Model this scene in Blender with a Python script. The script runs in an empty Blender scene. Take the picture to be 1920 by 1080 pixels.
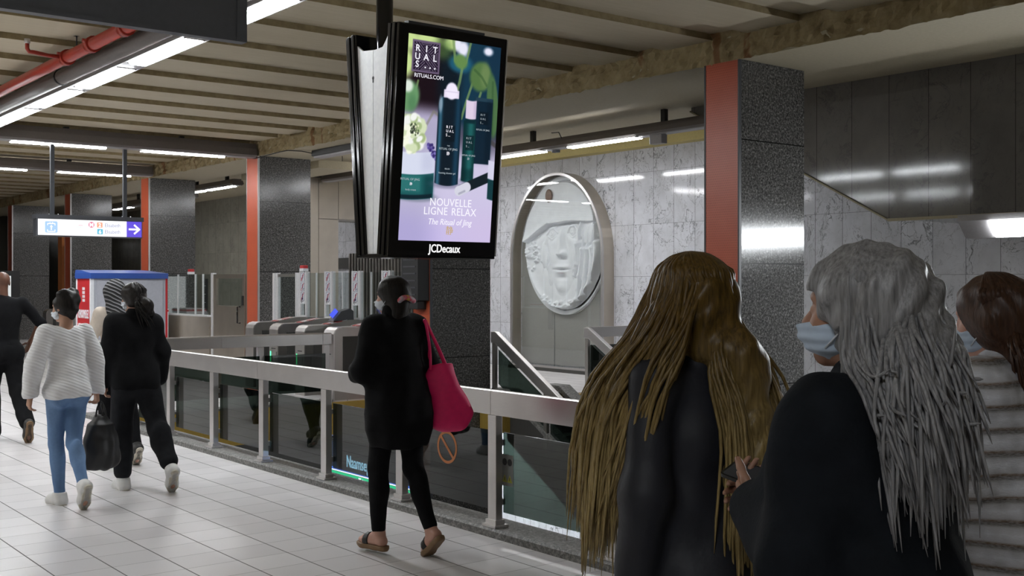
import bpy, bmesh, math, random
import numpy as np
from mathutils import Vector, Matrix
random.seed(7); np.random.seed(7)
SC = bpy.context.scene
COL = SC.collection
R = math.radians
# ---------------------------------------------------------------- camera, world, exposure
cd = bpy.data.cameras.new('camera'); CAM = bpy.data.objects.new('camera', cd); COL.objects.link(CAM)
cd.sensor_width = 36; cd.lens = 2113 / 1920 * 36; cd.shift_y = -10 / 1920
cd.clip_start = .05; cd.clip_end = 200
CAM.location = (0, 0, 1.70); CAM.rotation_euler = (R(90), 0, R(-38.15))
SC.camera = CAM
W = bpy.data.worlds.new('world'); SC.world = W; W.use_nodes = True
W.node_tree.nodes['Background'].inputs[0].default_value = (.6, .65, .7, 1)
W.node_tree.nodes['Background'].inputs[1].default_value = .02
SC.view_settings.view_transform = 'Standard'; SC.view_settings.look = 'None'
SC.view_settings.gamma = 1; SC.view_settings.use_curve_mapping = False
SC.view_settings.exposure = 0.72
SC.cycles.max_bounces = 8; SC.cycles.transparent_max_bounces = 12
SC.cycles.use_denoising = True
SC.cycles.sample_clamp_indirect = 6
LAMP = 38.0            # radiance of the lit tubes and diffusers

# ---------------------------------------------------------------- helpers
def tag(o, label=None, cat=None, group=None, kind=None):
    if label: o['label'] = label
    if cat: o['category'] = cat
    if group: o['group'] = group
    if kind: o['kind'] = kind
    return o
def empty(name, loc=(0, 0, 0), rz=0, label=None, cat=None, group=None):
    o = bpy.data.objects.new(name, None); COL.objects.link(o)
    o.location = loc; o.rotation_euler = (0, 0, rz); o.empty_display_size = .1
    return tag(o, label, cat, group)
def link(name, me, mat=None, parent=None, smooth=False):
    o = bpy.data.objects.new(name, me); COL.objects.link(o)
    if mat is not None:
        for m in (mat if isinstance(mat, (list, tuple)) else [mat]): me.materials.append(m)
    if smooth:
        me.polygons.foreach_set('use_smooth', [True] * len(me.polygons))
    if parent: o.parent = parent
    return o
class MB:
    """collects shapes, builds one mesh object"""
    def __init__(s): s.v = []; s.f = []; s.m = []; s.sm = []
    def add(s, vs, fs, mi=0, smooth=False):
        b = len(s.v); s.v += [tuple(v) for v in vs]
        s.f += [tuple(b + i for i in f) for f in fs]; s.m += [mi] * len(fs); s.sm += [smooth] * len(fs)
        return s
    def box(s, x0, x1, y0, y1, z0, z1, mi=0):
        vs = [(x, y, z) for z in (z0, z1) for y in (y0, y1) for x in (x0, x1)]
        return s.add(vs, [(0, 2, 3, 1), (4, 5, 7, 6), (0, 1, 5, 4), (2, 6, 7, 3), (0, 4, 6, 2), (1, 3, 7, 5)], mi)
    def prism(s, pts, axis, a, b, mi=0):
        """polygon pts in the two other axes (in x,y,z order), extruded along axis from a to b"""
        n = len(pts)
        def mk(p, t):
            q = list(p); q.insert(axis, t); return q
        vs = [mk(p, a) for p in pts] + [mk(p, b) for p in pts]
        fs = [tuple(range(n))[::-1], tuple(range(n, 2 * n))] + [(i, (i + 1) % n, n + (i + 1) % n, n + i) for i in range(n)]
        return s.add(vs, fs, mi)
    def bar(s, p, q, w, h, up=(0, 0, 1), mi=0):
        p = Vector(p); q = Vector(q); d = (q - p).normalized(); u = Vector(up)
        r = d.cross(u).normalized(); u = r.cross(d).normalized()
        vs = [c + r * a * w / 2 + u * b * h / 2 for c in (p, q) for a, b in ((-1, -1), (1, -1), (1, 1), (-1, 1))]
        return s.add(vs, [(0, 1, 2, 3), (7, 6, 5, 4), (0, 4, 5, 1), (1, 5, 6, 2), (2, 6, 7, 3), (3, 7, 4, 0)], mi)
    def tube(s, pts, rad, n=12, mi=0, cap=True, smooth=True):
        pts = [Vector(p) for p in pts]; m = len(pts)
        rs = rad if isinstance(rad, (list, tuple)) else [rad] * m
        t0 = (pts[1] - pts[0]).normalized()
        r = t0.cross(Vector((0, 0, 1)))
        if r.length < 1e-3: r = t0.cross(Vector((1, 0, 0)))
        r.normalize(); vs = []
        for i, p in enumerate(pts):
            t = ((pts[min(i + 1, m - 1)] - pts[max(i - 1, 0)])).normalized()
            r = (r - t * r.dot(t)).normalized(); u = t.cross(r)
            vs += [p + (r * math.cos(a) + u * math.sin(a)) * rs[i] for a in [2 * math.pi * k / n for k in range(n)]]
        fs = [(i * n + k, i * n + (k + 1) % n, (i + 1) * n + (k + 1) % n, (i + 1) * n + k) for i in range(m - 1) for k in range(n)]
        s.add(vs, fs, mi, smooth)
        if cap:
            b = len(s.v) - n * m
            s.f += [tuple(b + k for k in range(n))[::-1], tuple(b + (m - 1) * n + k for k in range(n))]
            s.m += [mi, mi]; s.sm += [False, False]
        return s
    def grid(s, P, mi=0, smooth=True):
        P = np.asarray(P); a, b = P.shape[:2]
        i = np.arange(a * b).reshape(a, b)
        q = np.stack([i[:-1, :-1], i[1:, :-1], i[1:, 1:], i[:-1, 1:]], -1).reshape(-1, 4)
        return s.add(P.reshape(-1, 3).tolist(), q.tolist(), mi, smooth)
    def build(s, name, mat, parent=None, bevel=0, seg=2):
        me = bpy.data.meshes.new(name); me.from_pydata(s.v, [], s.f)
        me.polygons.foreach_set('material_index', s.m); me.polygons.foreach_set('use_smooth', s.sm)
        o = link(name, me, mat, parent)
        if bevel:
            bm = bmesh.new(); bm.from_mesh(me)
            bmesh.ops.recalc_face_normals(bm, faces=bm.faces)
            es = [e for e in bm.edges if len(e.link_faces) == 2 and e.calc_face_angle(0) > .5]
            bmesh.ops.bevel(bm, geom=es, offset=bevel, segments=seg, affect='EDGES', profile=.6, clamp_overlap=True)
            bm.to_mesh(me); bm.free()
        else:
            bm = bmesh.new(); bm.from_mesh(me); bmesh.ops.recalc_face_normals(bm, faces=bm.faces); bm.to_mesh(me); bm.free()
        return o
def box(name, mat, x0, x1, y0, y1, z0, z1, parent=None, bevel=0):
    return MB().box(x0, x1, y0, y1, z0, z1).build(name, mat, parent, bevel)
def rounded(w, h, r, n=5):
    """outline of a rounded rectangle centred on 0"""
    out = []
    for cx, cy, a0 in ((w / 2 - r, h / 2 - r, 0), (-w / 2 + r, h / 2 - r, 90), (-w / 2 + r, -h / 2 + r, 180), (w / 2 - r, -h / 2 + r, 270)):
        out += [(cx + r * math.cos(R(a0 + 90 * k / n)), cy + r * math.sin(R(a0 + 90 * k / n))) for k in range(n + 1)]
    return out
def copy_tree(o, parent=None):
    c = o.copy(); COL.objects.link(c)
    if parent: c.parent = parent
    for ch in [k for k in SC.objects if k.parent == o]: copy_tree(ch, c)
    return c
def text(body, size, M4, mat, parent=None, name='lettering', sx=1.0, shear=0, ext=.0015, align='LEFT', bold=0, spacing=1.0):
    cu = bpy.data.curves.new('lettering', 'FONT'); cu.body = body; cu.size = size; cu.align_x = align
    cu.extrude = ext; cu.shear = shear; cu.offset = bold; cu.space_character = spacing; cu.resolution_u = 3
    t = bpy.data.objects.new('tmp', cu); COL.objects.link(t)
    bpy.context.view_layer.update()
    me = bpy.data.meshes.new_from_object(t.evaluated_get(bpy.context.evaluated_depsgraph_get()))
    bpy.data.objects.remove(t)
    me.transform(Matrix(M4) @ Matrix.Diagonal((sx, 1, 1, 1)))
    me.materials.clear()
    return link(name, me, mat, parent)
def frame(o, ex, ey):
    """matrix with origin o, x axis ex and y axis ey"""
    ex = Vector(ex).normalized(); ey = Vector(ey).normalized(); ez = ex.cross(ey)
    m = Matrix.Identity(4)
    for i in range(3): m[i][0] = ex[i]; m[i][1] = ey[i]; m[i][2] = ez[i]; m[i][3] = o[i]
    return m

# ---------------------------------------------------------------- materials
class N:
    """small node-tree writer"""
    def __init__(s, name):
        s.mat = bpy.data.materials.new(name); s.mat.use_nodes = True
        s.t = s.mat.node_tree; s.b = s.t.nodes['Principled BSDF']; s.out = s.t.nodes['Material Output']
    def new(s, k, **kw):
        n = s.t.nodes.new('ShaderNode' + k)
        for a, v in kw.items(): setattr(n, a, v)
        return n
    def put(s, sock, v):
        if hasattr(v, 'node'): s.t.links.new(v, sock)
        elif isinstance(v, (tuple, list)):
            sock.default_value = (*v, 1) if len(sock.default_value) == 4 and len(v) == 3 else v
        else: sock.default_value = v
    def m(s, op, a, b=0, c=None):
        n = s.new('Math', operation=op); s.put(n.inputs[0], a); s.put(n.inputs[1], b)
        if c is not None: s.put(n.inputs[2], c)
        return n.outputs[0]
    def vm(s, op, a, b):
        n = s.new('VectorMath', operation=op); s.put(n.inputs[0], a); s.put(n.inputs[1], b); return n.outputs[0]
    def co(s, kind='Object'):
        n = s.new('TexCoord'); return n.outputs[kind]
    def xyz(s, v):
        n = s.new('SeparateXYZ'); s.put(n.inputs[0], v); return n.outputs
    def comb(s, x, y, z):
        n = s.new('CombineXYZ')
        for i, v in enumerate((x, y, z)): s.put(n.inputs[i], v)
        return n.outputs[0]
    def noise(s, vec, scale, detail=3, rough=.5, dist=0):
        n = s.new('TexNoise'); s.put(n.inputs['Vector'], vec); n.inputs['Scale'].default_value = scale
        n.inputs['Detail'].default_value = detail; n.inputs['Roughness'].default_value = rough
        n.inputs['Distortion'].default_value = dist; return n.outputs[0]
    def vor(s, vec, scale, feature='F1', out=0):
        n = s.new('TexVoronoi', feature=feature); s.put(n.inputs['Vector'], vec); n.inputs['Scale'].default_value = scale
        return n.outputs[out]
    def white(s, vec):
        n = s.new('TexWhiteNoise'); s.put(n.inputs['Vector'], vec); return n.outputs[0]
    def ramp(s, f, stops):
        n = s.new('ValToRGB'); s.put(n.inputs[0], f); e = n.color_ramp.elements
        while len(e) < len(stops): e.new(.5)
        for k, (p, c) in enumerate(stops):
            e[k].position = p; e[k].color = (*c, 1) if isinstance(c, (tuple, list)) else (c, c, c, 1)
        return n.outputs[0]
    def mix(s, f, a, b, mode='MIX'):
        n = s.new('Mix', data_type='RGBA', blend_type=mode)
        s.put(n.inputs[0], f); s.put(n.inputs[6], a); s.put(n.inputs[7], b); return n.outputs[2]
    def line(s, v, off, pitch, w):
        """1 within w of a joint repeated every pitch"""
        f = s.m('FRACT', s.m('DIVIDE', s.m('SUBTRACT', v, off), pitch))
        d = s.m('MULTIPLY', s.m('MINIMUM', f, s.m('SUBTRACT', 1, f)), pitch)
        return s.m('LESS_THAN', d, w)
    def cell(s, v, off, pitch): return s.m('FLOOR', s.m('DIVIDE', s.m('SUBTRACT', v, off), pitch))
    def bump(s, h, strength=.3, dist=.01):
        n = s.new('Bump'); n.inputs['Strength'].default_value = strength; n.inputs['Distance'].default_value = dist
        s.put(n.inputs['Height'], h); s.t.links.new(n.outputs[0], s.b.inputs['Normal'])
    def set(s, col=None, rough=None, metal=None, spec=None, **kw):
        I = s.b.inputs
        if col is not None: s.put(I['Base Color'], col)
        if rough is not None: s.put(I['Roughness'], rough)
        if metal is not None: s.put(I['Metallic'], metal)
        if spec is not None: s.put(I['Specular IOR Level'], spec)
        for k, v in kw.items(): s.put(I[k], v)
        return s.mat
def plain(name, col, rough=.5, metal=0, spec=.5, var=.06, scale=30, bump=0):
    """paint, plastic, cloth: a colour with a slight procedural variation"""
    n = N(name); c = n.co(); f = n.noise(c, scale, 3)
    lo = tuple(max(0, v * (1 - 2 * var)) for v in col); hi = tuple(min(1, v * (1 + 2 * var)) for v in col)
    if bump: n.bump(n.noise(c, scale * 6, 2), bump, .004)
    return n.set(n.mix(f, lo, hi), rough, metal, spec)
def emit(name, col, strength):
    n = N(name); c = n.co(); f = n.noise(c, 2, 1)
    e = n.mix(f, tuple(v * .97 for v in col), col)
    n.set((.1, .1, .1), .4); n.put(n.b.inputs['Emission Color'], e); n.b.inputs['Emission Strength'].default_value = strength
    return n.mat
M = {}
# floor tiles: 33 x 31 cm, darker joints along the hall
n = N('floor_tile'); x, y, z = n.xyz(n.co())
j1 = n.line(x, 2.28, .331, .0042); j2 = n.line(y, 7.70, .31, .0026)
v = n.white(n.comb(n.cell(x, 2.28, .331), n.cell(y, 7.70, .31), 0))
base = n.mix(v, (.64, .615, .62), (.73, .705, .71))
dirt = n.ramp(n.noise(n.co(), 1.3, 5, .6), [(.35, .985), (.65, 1.0)])
base = n.mix(1, base, dirt, 'MULTIPLY')
jj = n.m('MAXIMUM', n.m('MULTIPLY', j1, .9), n.m('MULTIPLY', j2, .62))
n.bump(n.m('SUBTRACT', 1, jj), .25, .002)
M['tile'] = n.set(n.mix(jj, base, (.07, .065, .06)), n.mix(jj, (.29, .29, .29), (.8, .8, .8)))
# painted concrete planks of the ceiling, streaks run along the planks
n = N('ceiling_paint'); c = n.co(); s_ = n.vm('MULTIPLY', c, (.5, 9, 9))
f = n.noise(s_, 3, 5, .65); g = n.noise(c, .6, 4)
k = n.mix(f, (.45, .39, .275), (.61, .55, .42)); k = n.mix(n.ramp(g, [(.35, 0), (.75, .45)]), k, (.36, .30, .19))
n.bump(f, .25, .006); M['ceil'] = n.set(k, .8)
# raw rough concrete of beam sides and plank edges
n = N('rough_concrete'); c = n.co(); f = n.noise(c, 5, 6, .65); g = n.noise(c, 1.1, 4)
k = n.ramp(f, [(.25, (.13, .085, .03)), (.5, (.30, .235, .125)), (.75, (.41, .335, .20))])
k = n.mix(n.ramp(g, [(.45, 0), (.62, .55)]), k, (.38, .31, .17))
rust = n.m('MULTIPLY', n.ramp(n.noise(n.vm('MULTIPLY', c, (1, 1.1, .12)), 3.3, 3), [(.62, 0), (.68, .75)]), 1)
k = n.mix(rust, k, (.16, .055, .012)); n.bump(f, .9, .03); M['raw'] = n.set(k, .9)
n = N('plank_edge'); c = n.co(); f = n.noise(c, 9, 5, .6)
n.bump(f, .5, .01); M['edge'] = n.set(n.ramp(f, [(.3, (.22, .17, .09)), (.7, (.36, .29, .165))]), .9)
# granite
def granite(name, a, b, d, rough):
    n = N(name); c = n.co(); f = n.noise(c, 46, 4, .72, .6); g = n.noise(c, 85, 2); h = n.noise(c, 1.2, 3)
    k = n.ramp(f, [(.34, a), (.5, b), (.66, d)]); k = n.mix(n.m('MULTIPLY', g, .35), k, (.02, .02, .02))
    x, y, z = n.xyz(c); j = n.line(z, .62, 1.28, .006)
    k = n.mix(j, k, (.008, .008, .008))
    return n.set(n.mix(n.m('MULTIPLY', h, .25), k, a), n.mix(f, (rough,) * 3, (rough + .12,) * 3))
M['granite'] = granite('polished_granite', (.02, .02, .019), (.10, .098, .094), (.34, .33, .32), .10)
M['kerb'] = granite('granite_kerb', (.06, .06, .055), (.19, .185, .175), (.40, .39, .37), .5)
M['step'] = granite('dark_granite_step', (.03, .03, .028), (.08, .078, .07), (.17, .165, .15), .4)
# orange-red enamel with fine dots
n = N('orange_red_enamel'); c = n.co(); x, y, z = n.xyz(c)
dx = n.m('SUBTRACT', n.m('FRACT', n.m('MULTIPLY', n.m('ADD', y, n.m('MULTIPLY', n.m('MODULO', n.m('FLOOR', n.m('MULTIPLY', z, 40)), 2), .0125)), 40)), .5)
dz = n.m('SUBTRACT', n.m('FRACT', n.m('MULTIPLY', z, 40)), .5)
dd = n.m('SQRT', n.m('ADD', n.m('MULTIPLY', dx, dx), n.m('MULTIPLY', dz, dz)))
dot = n.m('LESS_THAN', dd, .26); n.bump(dot, .6, .004)
M['red'] = n.set(n.mix(dot, n.mix(n.noise(c, 4, 4), (.47, .085, .040), (.58, .125, .06)), (.40, .075, .035)), .32)
M['orange'] = plain('orange_paint', (.50, .17, .05), .4)
# metals
def brushed(name, col, rough, sc=(1, 60, 60)):
    n = N(name); c = n.co(); f = n.noise(n.vm('MULTIPLY', c, sc), 12, 3); g = n.noise(c, 2.2, 4)
    k = n.mix(f, tuple(v * .9 for v in col), tuple(min(1, v * 1.06) for v in col))
    k = n.mix(n.ramp(g, [(.45, 0), (.75, .35)]), k, tuple(v * .62 for v in col))
    return n.set(k, n.mix(g, (rough - .06,) * 3, (rough + .1,) * 3), .92)
M['steel'] = brushed('brushed_steel', (.62, .60, .59), .34, (60, 1, 60))
M['steel_x'] = brushed('brushed_steel_crosswise', (.60, .58, .565), .32, (1, 60, 60))
M['steel_d'] = brushed('stained_steel', (.42, .40, .375), .38)
M['steel_w'] = brushed('steel_cladding_panel', (.60, .54, .46), .30, (40, 40, 1))
M['alu'] = plain('pale_aluminium', (.78, .78, .80), .38, .35)
M['black'] = plain('black_gloss', (.008, .008, .009), .12)
M['blackm'] = plain('black_matt', (.014, .014, .015), .5)
M['dgrey'] = plain('dark_grey_paint', (.055, .058, .066), .45)
M['fix'] = plain('grey_brown_lamp_housing', (.125, .108, .098), .5)
M['fixl'] = plain('light_grey_lamp_tray', (.36, .345, .35), .45)
M['signback'] = plain('blue_grey_panel', (.14, .15, .175), .42)
M['pipe'] = plain('red_pipe_paint', (.36, .035, .02), .35)
M['white'] = plain('white_paint', (.74, .75, .78), .35); M['wpanel'] = plain('white_gloss_panel', (.88, .90, .94), .5)
M['mgrey'] = plain('machine_grey', (.40, .41, .46), .42)
M['mblue'] = plain('machine_blue', (.035, .085, .33), .28)
M['mred'] = plain('machine_red', (.48, .025, .03), .4)
M['ochre'] = plain('ochre_paint', (.40, .27, .055), .6)
M['plaster'] = plain('cream_plaster', (.43, .38, .27), .8)
M['yell'] = plain('yellowed_plaster', (.56, .47, .20), .8)
M['dark'] = plain('dark_concrete', (.05, .048, .044), .85)
M['rubber'] = plain('black_rubber', (.01, .01, .01), .45)
M['lamp'] = emit('lit_diffuser', (.93, .97, 1.0), LAMP)
M['lampw'] = emit('lit_tube', (.97, .98, 1.0), LAMP)
M['lamp_low'] = emit('lit_platform_tube', (.92, .97, 1.0), 42)
M['led'] = emit('green_indicator', (.05, 1.0, .35), 2.5)
M['redled'] = emit('red_indicator', (1.0, .08, .04), 1.2)
M['sgnw'] = emit('sign_white', (1.0, .99, 1.0), 0.72)
M['sgnb'] = emit('sign_violet_blue', (.085, .035, .70), 0.627)
M['sgnl'] = emit('sign_light_blue', (.38, .62, .93), 0.594)
M['sgnp'] = emit('sign_pink', (.82, .17, .33), 0.594)
M['sgno'] = emit('sign_orange', (.95, .38, .22), 0.594)
M['sgnc'] = emit('sign_cyan', (.06, .50, .72), 0.594)
M['sgnt'] = emit('sign_grey_lettering', (.22, .26, .50), 0.594)
M['sgng'] = emit('sign_pale_green', (.62, .83, .74), 0.627)
# marble slabs: pale with fine dark veins, joints drawn by position
def marble(name, tone, hor, along, off_a, pitch_a, rows, veins=1.0, dark=(.10, .10, .105)):
    n = N(name); c = n.co(); x, y, z = n.xyz(c); a = (x, y)[along]
    ca = n.cell(a, off_a, pitch_a)
    cr = n.cell(z, rows[0], rows[1]) if rows else 0.0
    rnd = n.white(n.comb(ca, cr, 3.0))
    q = n.vm('ADD', c, n.comb(n.m('MULTIPLY', rnd, 37), n.m('MULTIPLY', rnd, 19), n.m('MULTIPLY', rnd, 53)))
    wob = n.new('TexNoise'); n.put(wob.inputs['Vector'], q); wob.inputs['Scale'].default_value = 2.2; wob.inputs['Detail'].default_value = 5
    w = n.vm('ADD', q, n.vm('MULTIPLY', n.vm('SUBTRACT', wob.outputs[1], (.5, .5, .5)), (.55, .55, .8)))
    w = n.vm('MULTIPLY', w, (1, 1, .55)); v1 = n.ramp(n.m('ABSOLUTE', n.m('SUBTRACT', n.noise(w, 1.5, 5, .6, .8), .5)), [(0, .9), (.011, 0)])
    v2 = n.ramp(n.m('ABSOLUTE', n.m('SUBTRACT', n.noise(w, 3.6, 6, .66, 1.2), .5)), [(0, .75), (.012, 0)])
    msk = n.ramp(n.noise(q, 1.6, 3), [(.30, .1), (.56, 1)])
    vn = n.m('MULTIPLY', n.m('MAXIMUM', n.m('MULTIPLY', v1, msk), n.m('MULTIPLY', v2, n.m('MULTIPLY', msk, msk))), veins)
    cl = n.noise(q, 2.5, 5, .6)
    k = n.mix(n.ramp(cl, [(.3, 0), (.7, 1)]), tuple(v * .78 for v in tone), tone)
    k = n.mix(n.m('MULTIPLY', rnd, .22), k, tuple(v * .6 for v in tone))
    k = n.mix(vn, k, dark)
    j = n.line(a, off_a, pitch_a, .004)
    if rows: j = n.m('MAXIMUM', j, n.m('MULTIPLY', n.line(z, rows[0], rows[1], .003), hor))
    return n.set(n.mix(j, k, tuple(v * .25 for v in tone)), .075)
M['marble'] = marble('veined_white_marble', (.68, .69, .73), .8, 1, 15.03, .49, (2.735, .925))
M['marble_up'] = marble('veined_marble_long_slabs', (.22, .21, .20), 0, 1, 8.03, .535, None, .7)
M['marble_x'] = marble('veined_white_marble_crosswise', (.60, .61, .62), .8, 0, 12.0, .6, (1.05, .9))
M['greywall'] = marble('grey_green_stone', (.25, .24, .20), .5, 1, 24.0, .55, (1.7, .9), .5, (.06, .06, .05))
# glass
def glass(name, tint, rough=.02, coat=1.0):
    n = N(name); n.t.nodes.remove(n.b)
    tr = n.new('BsdfTransparent'); n.put(tr.inputs[0], n.mix(n.noise(n.co(), 3, 2), tuple(v * .96 for v in tint), tint))
    gl = n.new('BsdfGlossy'); gl.inputs['Roughness'].default_value = rough; gl.inputs[0].default_value = (coat, coat, coat, 1)
    fr = n.new('Fresnel'); fr.inputs['IOR'].default_value = 1.5
    # same reflectance from either side of the pane
    mx = n.new('MixShader'); g = n.new('NewGeometry')
    f2 = n.m('MULTIPLY', n.m('POWER', n.m('SUBTRACT', 1, n.m('ABSOLUTE', n.dot(g.outputs['Incoming'], g.outputs['Normal']))), 5), .94)
    f2 = n.m('ADD', f2, .06)
    n.t.links.new(f2, mx.inputs[0]); n.t.links.new(tr.outputs[0], mx.inputs[1]); n.t.links.new(gl.outputs[0], mx.inputs[2])
    n.t.nodes.remove(fr)
    n.t.links.new(mx.outputs[0], n.out.inputs[0]); return n.mat
def _dot(s, a, b):
    q = s.new('VectorMath', operation='DOT_PRODUCT'); s.put(q.inputs[0], a); s.put(q.inputs[1], b); return q.outputs['Value']
N.dot = _dot
M['dglass'] = glass('dark_green_glass', (.21, .26, .235), .02)
M['glass'] = glass('clear_greenish_glass', (.90, .94, .935), .02)
M['cglass'] = glass('clear_case_glass', (.975, .985, .98), .01)
# ---------------------------------------------------------------- the setting
def struct(o, label=None): return tag(o, label, None, None, 'structure')
CE = 4.25
fl = MB()
fl.box(-6, 4.56, -5, 46, -.4, 0)
struct(fl.build('floor', M['tile']))
struct(MB().box(4.56, 9.95, 14.36, 46, -.4, 0).box(9.95, 14.2, 13.1, 46, -.4, 0).build('floor_gates', M['tile']))
struct(MB().box(9.95, 12.45, -5, 5.3, -.4, 0).box(12.45, 14.2, -5, 7.6, -.4, 0).build('floor_landing', M['tile']))
struct(box('floor_platform', M['kerb'], 4.4, 14.2, -5, 24, -5.2, -5))
struct(MB().box(4.56, 9.95, 14.28, 14.36, -.5, -.02).box(9.93, 14.2, 13.03, 13.1, -.5, -.02).box(9.87, 9.95, 13.1, 14.28, -.5, -.02)
       .box(4.56, 4.66, -5, 14.28, -.5, -.02).build('trim_slab_edge', M['ochre']))
struct(box('wall_left', M['plaster'], -6.2, -6, -5, 46, 0, CE))
struct(box('wall_back', M['plaster'], -6, 14.2, -5.2, -5, -5, CE))
struct(box('wall_far', M['greywall'], -6, 14.2, 46, 46.2, 0, CE))
struct(box('wall_right', M['marble'], 14.2, 14.4, -5, 25.6, -5.2, CE))
struct(box('wall_right_far', M['greywall'], 14.2, 14.4, 25.6, 46, 0, CE))
struct(box('wall_under_floor', M['dark'], 4.4, 4.56, -5, 24, -5, -.4))
struct(box('wall_platform', M['dark'], 4.56, 14.2, 24, 24.2, -5, -.4))
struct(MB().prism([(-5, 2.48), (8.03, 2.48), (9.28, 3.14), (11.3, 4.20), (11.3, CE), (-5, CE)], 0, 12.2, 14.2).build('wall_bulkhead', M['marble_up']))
struct(MB().bar((12.19, -5, 2.47), (12.19, 8.03, 2.47), .05, .035).bar((12.19, 8.03, 2.47), (12.19, 9.28, 3.13), .05, .02)
       .bar((12.19, 9.28, 3.13), (12.19, 11.3, 4.19), .05, .02).build('trim_bulkhead', M['plaster']))
# ceiling of grooved concrete planks (grooves every 1.12 m), lower soffit beam, plain ceiling behind it
c = MB(); P = 1.12; y0 = 8.03 - 12 * P; y = y0; ztop = 4.6
prof = []
while y < 46:
    prof += [(y, CE), (y + .66, CE), (y + .66, CE + .03), (y + .72, CE + .035), (y + .72, CE + .065), (y + P, CE + .065)]; y += P
nseg = 6; xs = [-6 + 15 * k / nseg for k in range(nseg + 1)]
for i in range(len(prof) - 1):
    (ya, za), (yb, zb) = prof[i], prof[i + 1]
    for k in range(nseg):
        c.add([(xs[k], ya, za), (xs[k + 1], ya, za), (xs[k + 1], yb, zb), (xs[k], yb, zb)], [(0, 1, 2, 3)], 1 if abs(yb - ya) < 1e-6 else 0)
    (ya, za), (yb, zb) = prof[i], prof[i + 1]
c.box(-6, 9, y0, y, 4.4, 4.5)
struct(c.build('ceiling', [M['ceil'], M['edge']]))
rs = np.random.RandomState(3)
ny, nz = 900, 9; Y = np.linspace(-5, 46, ny)
def rnoise(t, seed, octs=((.7, 1), (2.1, .6), (5, .35), (11, .2))):
    r = np.random.RandomState(seed); return sum(a * np.sin(f * 2 * np.pi * t / 1.0 * .35 + r.rand() * 9) for f, a in octs)
G = np.zeros((ny, nz, 3))
for j in range(nz):
    t = j / (nz - 1)
    G[:, j, 0] = 9 + .012 * rnoise(Y * 1.7 + 5 * t, 10 + j) + .014 * rs.randn(ny) * (0 < j < nz - 1) - .02 * (1 - abs(2 * t - 1))
    G[:, j, 1] = Y
    G[:, j, 2] = 4.0 + t * (.40) + (j == 0) * (.006 * rnoise(Y * 2, 3) + .006 * rs.randn(ny)) + .008 * rs.randn(ny) * (0 < j < nz - 1)
b = MB().grid(G[:, ::-1], 1, False).box(9.02, 10.22, -5, 46, 4.002, 4.4, 0)
struct(b.build('trim_beam', [M['plaster'], M['raw']]))
struct(box('ceiling_right', M['plaster'], 10.2, 14.2, -5, 46, CE, CE + .1))
struct(box('trim_cove', M['yell'], 13.95, 14.2, 9.5, 25.6, 4.08, CE))

# ---------------------------------------------------------------- kerb and pillars
k = MB().prism([(4.53, 0), (4.53, .045), (4.545, .06), (4.80, .06), (4.80, -.02), (4.58, -.02), (4.58, 0)], 1, -5, 14.54).build('kerb', M['kerb'])
tag(k, 'long grey granite kerb under the near glass guard rail', 'kerb')
k = MB().box(4.80, 7.95, 14.28, 14.50, -.02, .015).build('kerb', M['kerb'], bevel=.012)
tag(k, 'grey granite kerb under the far rail beside the ticket gates', 'kerb')
PY = [7.67, 13.33, 18.91, 24.35, 29.9, 35.5]
PL = ['grey granite pillar with dark red face, nearest and largest, behind blonde woman',
      'granite pillar with red face behind the hanging screen and black wall box',
      'granite pillar with bright orange-red face left of the steel gates',
      'speckled granite pillar with red face just right of the lit direction sign',
      'granite pillar with red face seen behind the lit direction sign',
      'dark granite pillar with red face at the far left above bald man']
for i, (py, lb) in enumerate(zip(PY, PL)):
    t = empty('pillar', (9, py, 0), 0, lb, 'pillar', 'granite pillars in a row')
    z0 = -5 if i < 2 else 0
    w = .48
    box('granite_cladding', M['granite'], .03, 1.06, 0, w, z0, 4.0, t)
    box('red_panel', M['red'], 0, .03, .022, w - .022, z0, 4.0, t)
    for a in (0, w - .02):
        box('edge_strip', M['dgrey' if i < 2 else 'steel'], -.004, .032, a, a + .02, z0, 4.0, t)
# black box on the second pillar
t = empty('wall_box', (8.9, 13.36, 1.38), 0, 'tall black box fixed to the red face of the pillar under the screen', 'box')
MB().box(-.1, .1, 0, .44, .06, .80).build('housing', M['blackm'], t, .012)
MB().box(-.05, .1, .08, .36, -.06, .06).build('lower_housing', M['blackm'], t, .01)
for q in range(6): box('vent_slat', M['dgrey'], -.106, -.1, .06, .38, .14 + .1 * q, .16 + .1 * q, t)

# ---------------------------------------------------------------- lamps
def strip(label, p0, axis, length, w, h, tubes, lampmat, bodymat, group=None, hangers=(), ends=True, cat='ceiling lamp', tw=.18, zc=None):
    """a long lamp housing along x or y; tubes = list of (start, end, offset)"""
    t = empty('strip_lamp', p0, 0 if axis == 1 else R(-90), label, cat, group)   # local y runs along the lamp
    s = 1
    sec = [(-w / 2, .03), (-w / 2 + .02, h * .62), (-w * .32, h), (w * .32, h), (w / 2 - .02, h * .62), (w / 2, .03), (w / 2 - .03, 0), (-w / 2 + .03, 0)]
    MB().prism(sec, 1, 0, length).build('housing', bodymat, t)
    box('tray', M['fixl'], -w / 2 + .035, w / 2 - .035, .01, length - .01, -.012, .004, t)
    for a, b_, off in tubes:
        q = MB().prism(rounded(tw, .03, .012, 3), 1, a, b_).build('diffuser', lampmat, t); q.location = (off, 0, -.018)
        for e0 in (a - .03, b_): box('end_clip', M['fix'], off - tw / 2 - .012, off + tw / 2 + .012, e0, e0 + .03, -.02, -.006, t)
    for a in hangers:
        MB().box(-.035, .035, a - .04, a + .04, h, CE - p0[2]).build('hanger', M['blackm'], t)
    return t
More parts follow.
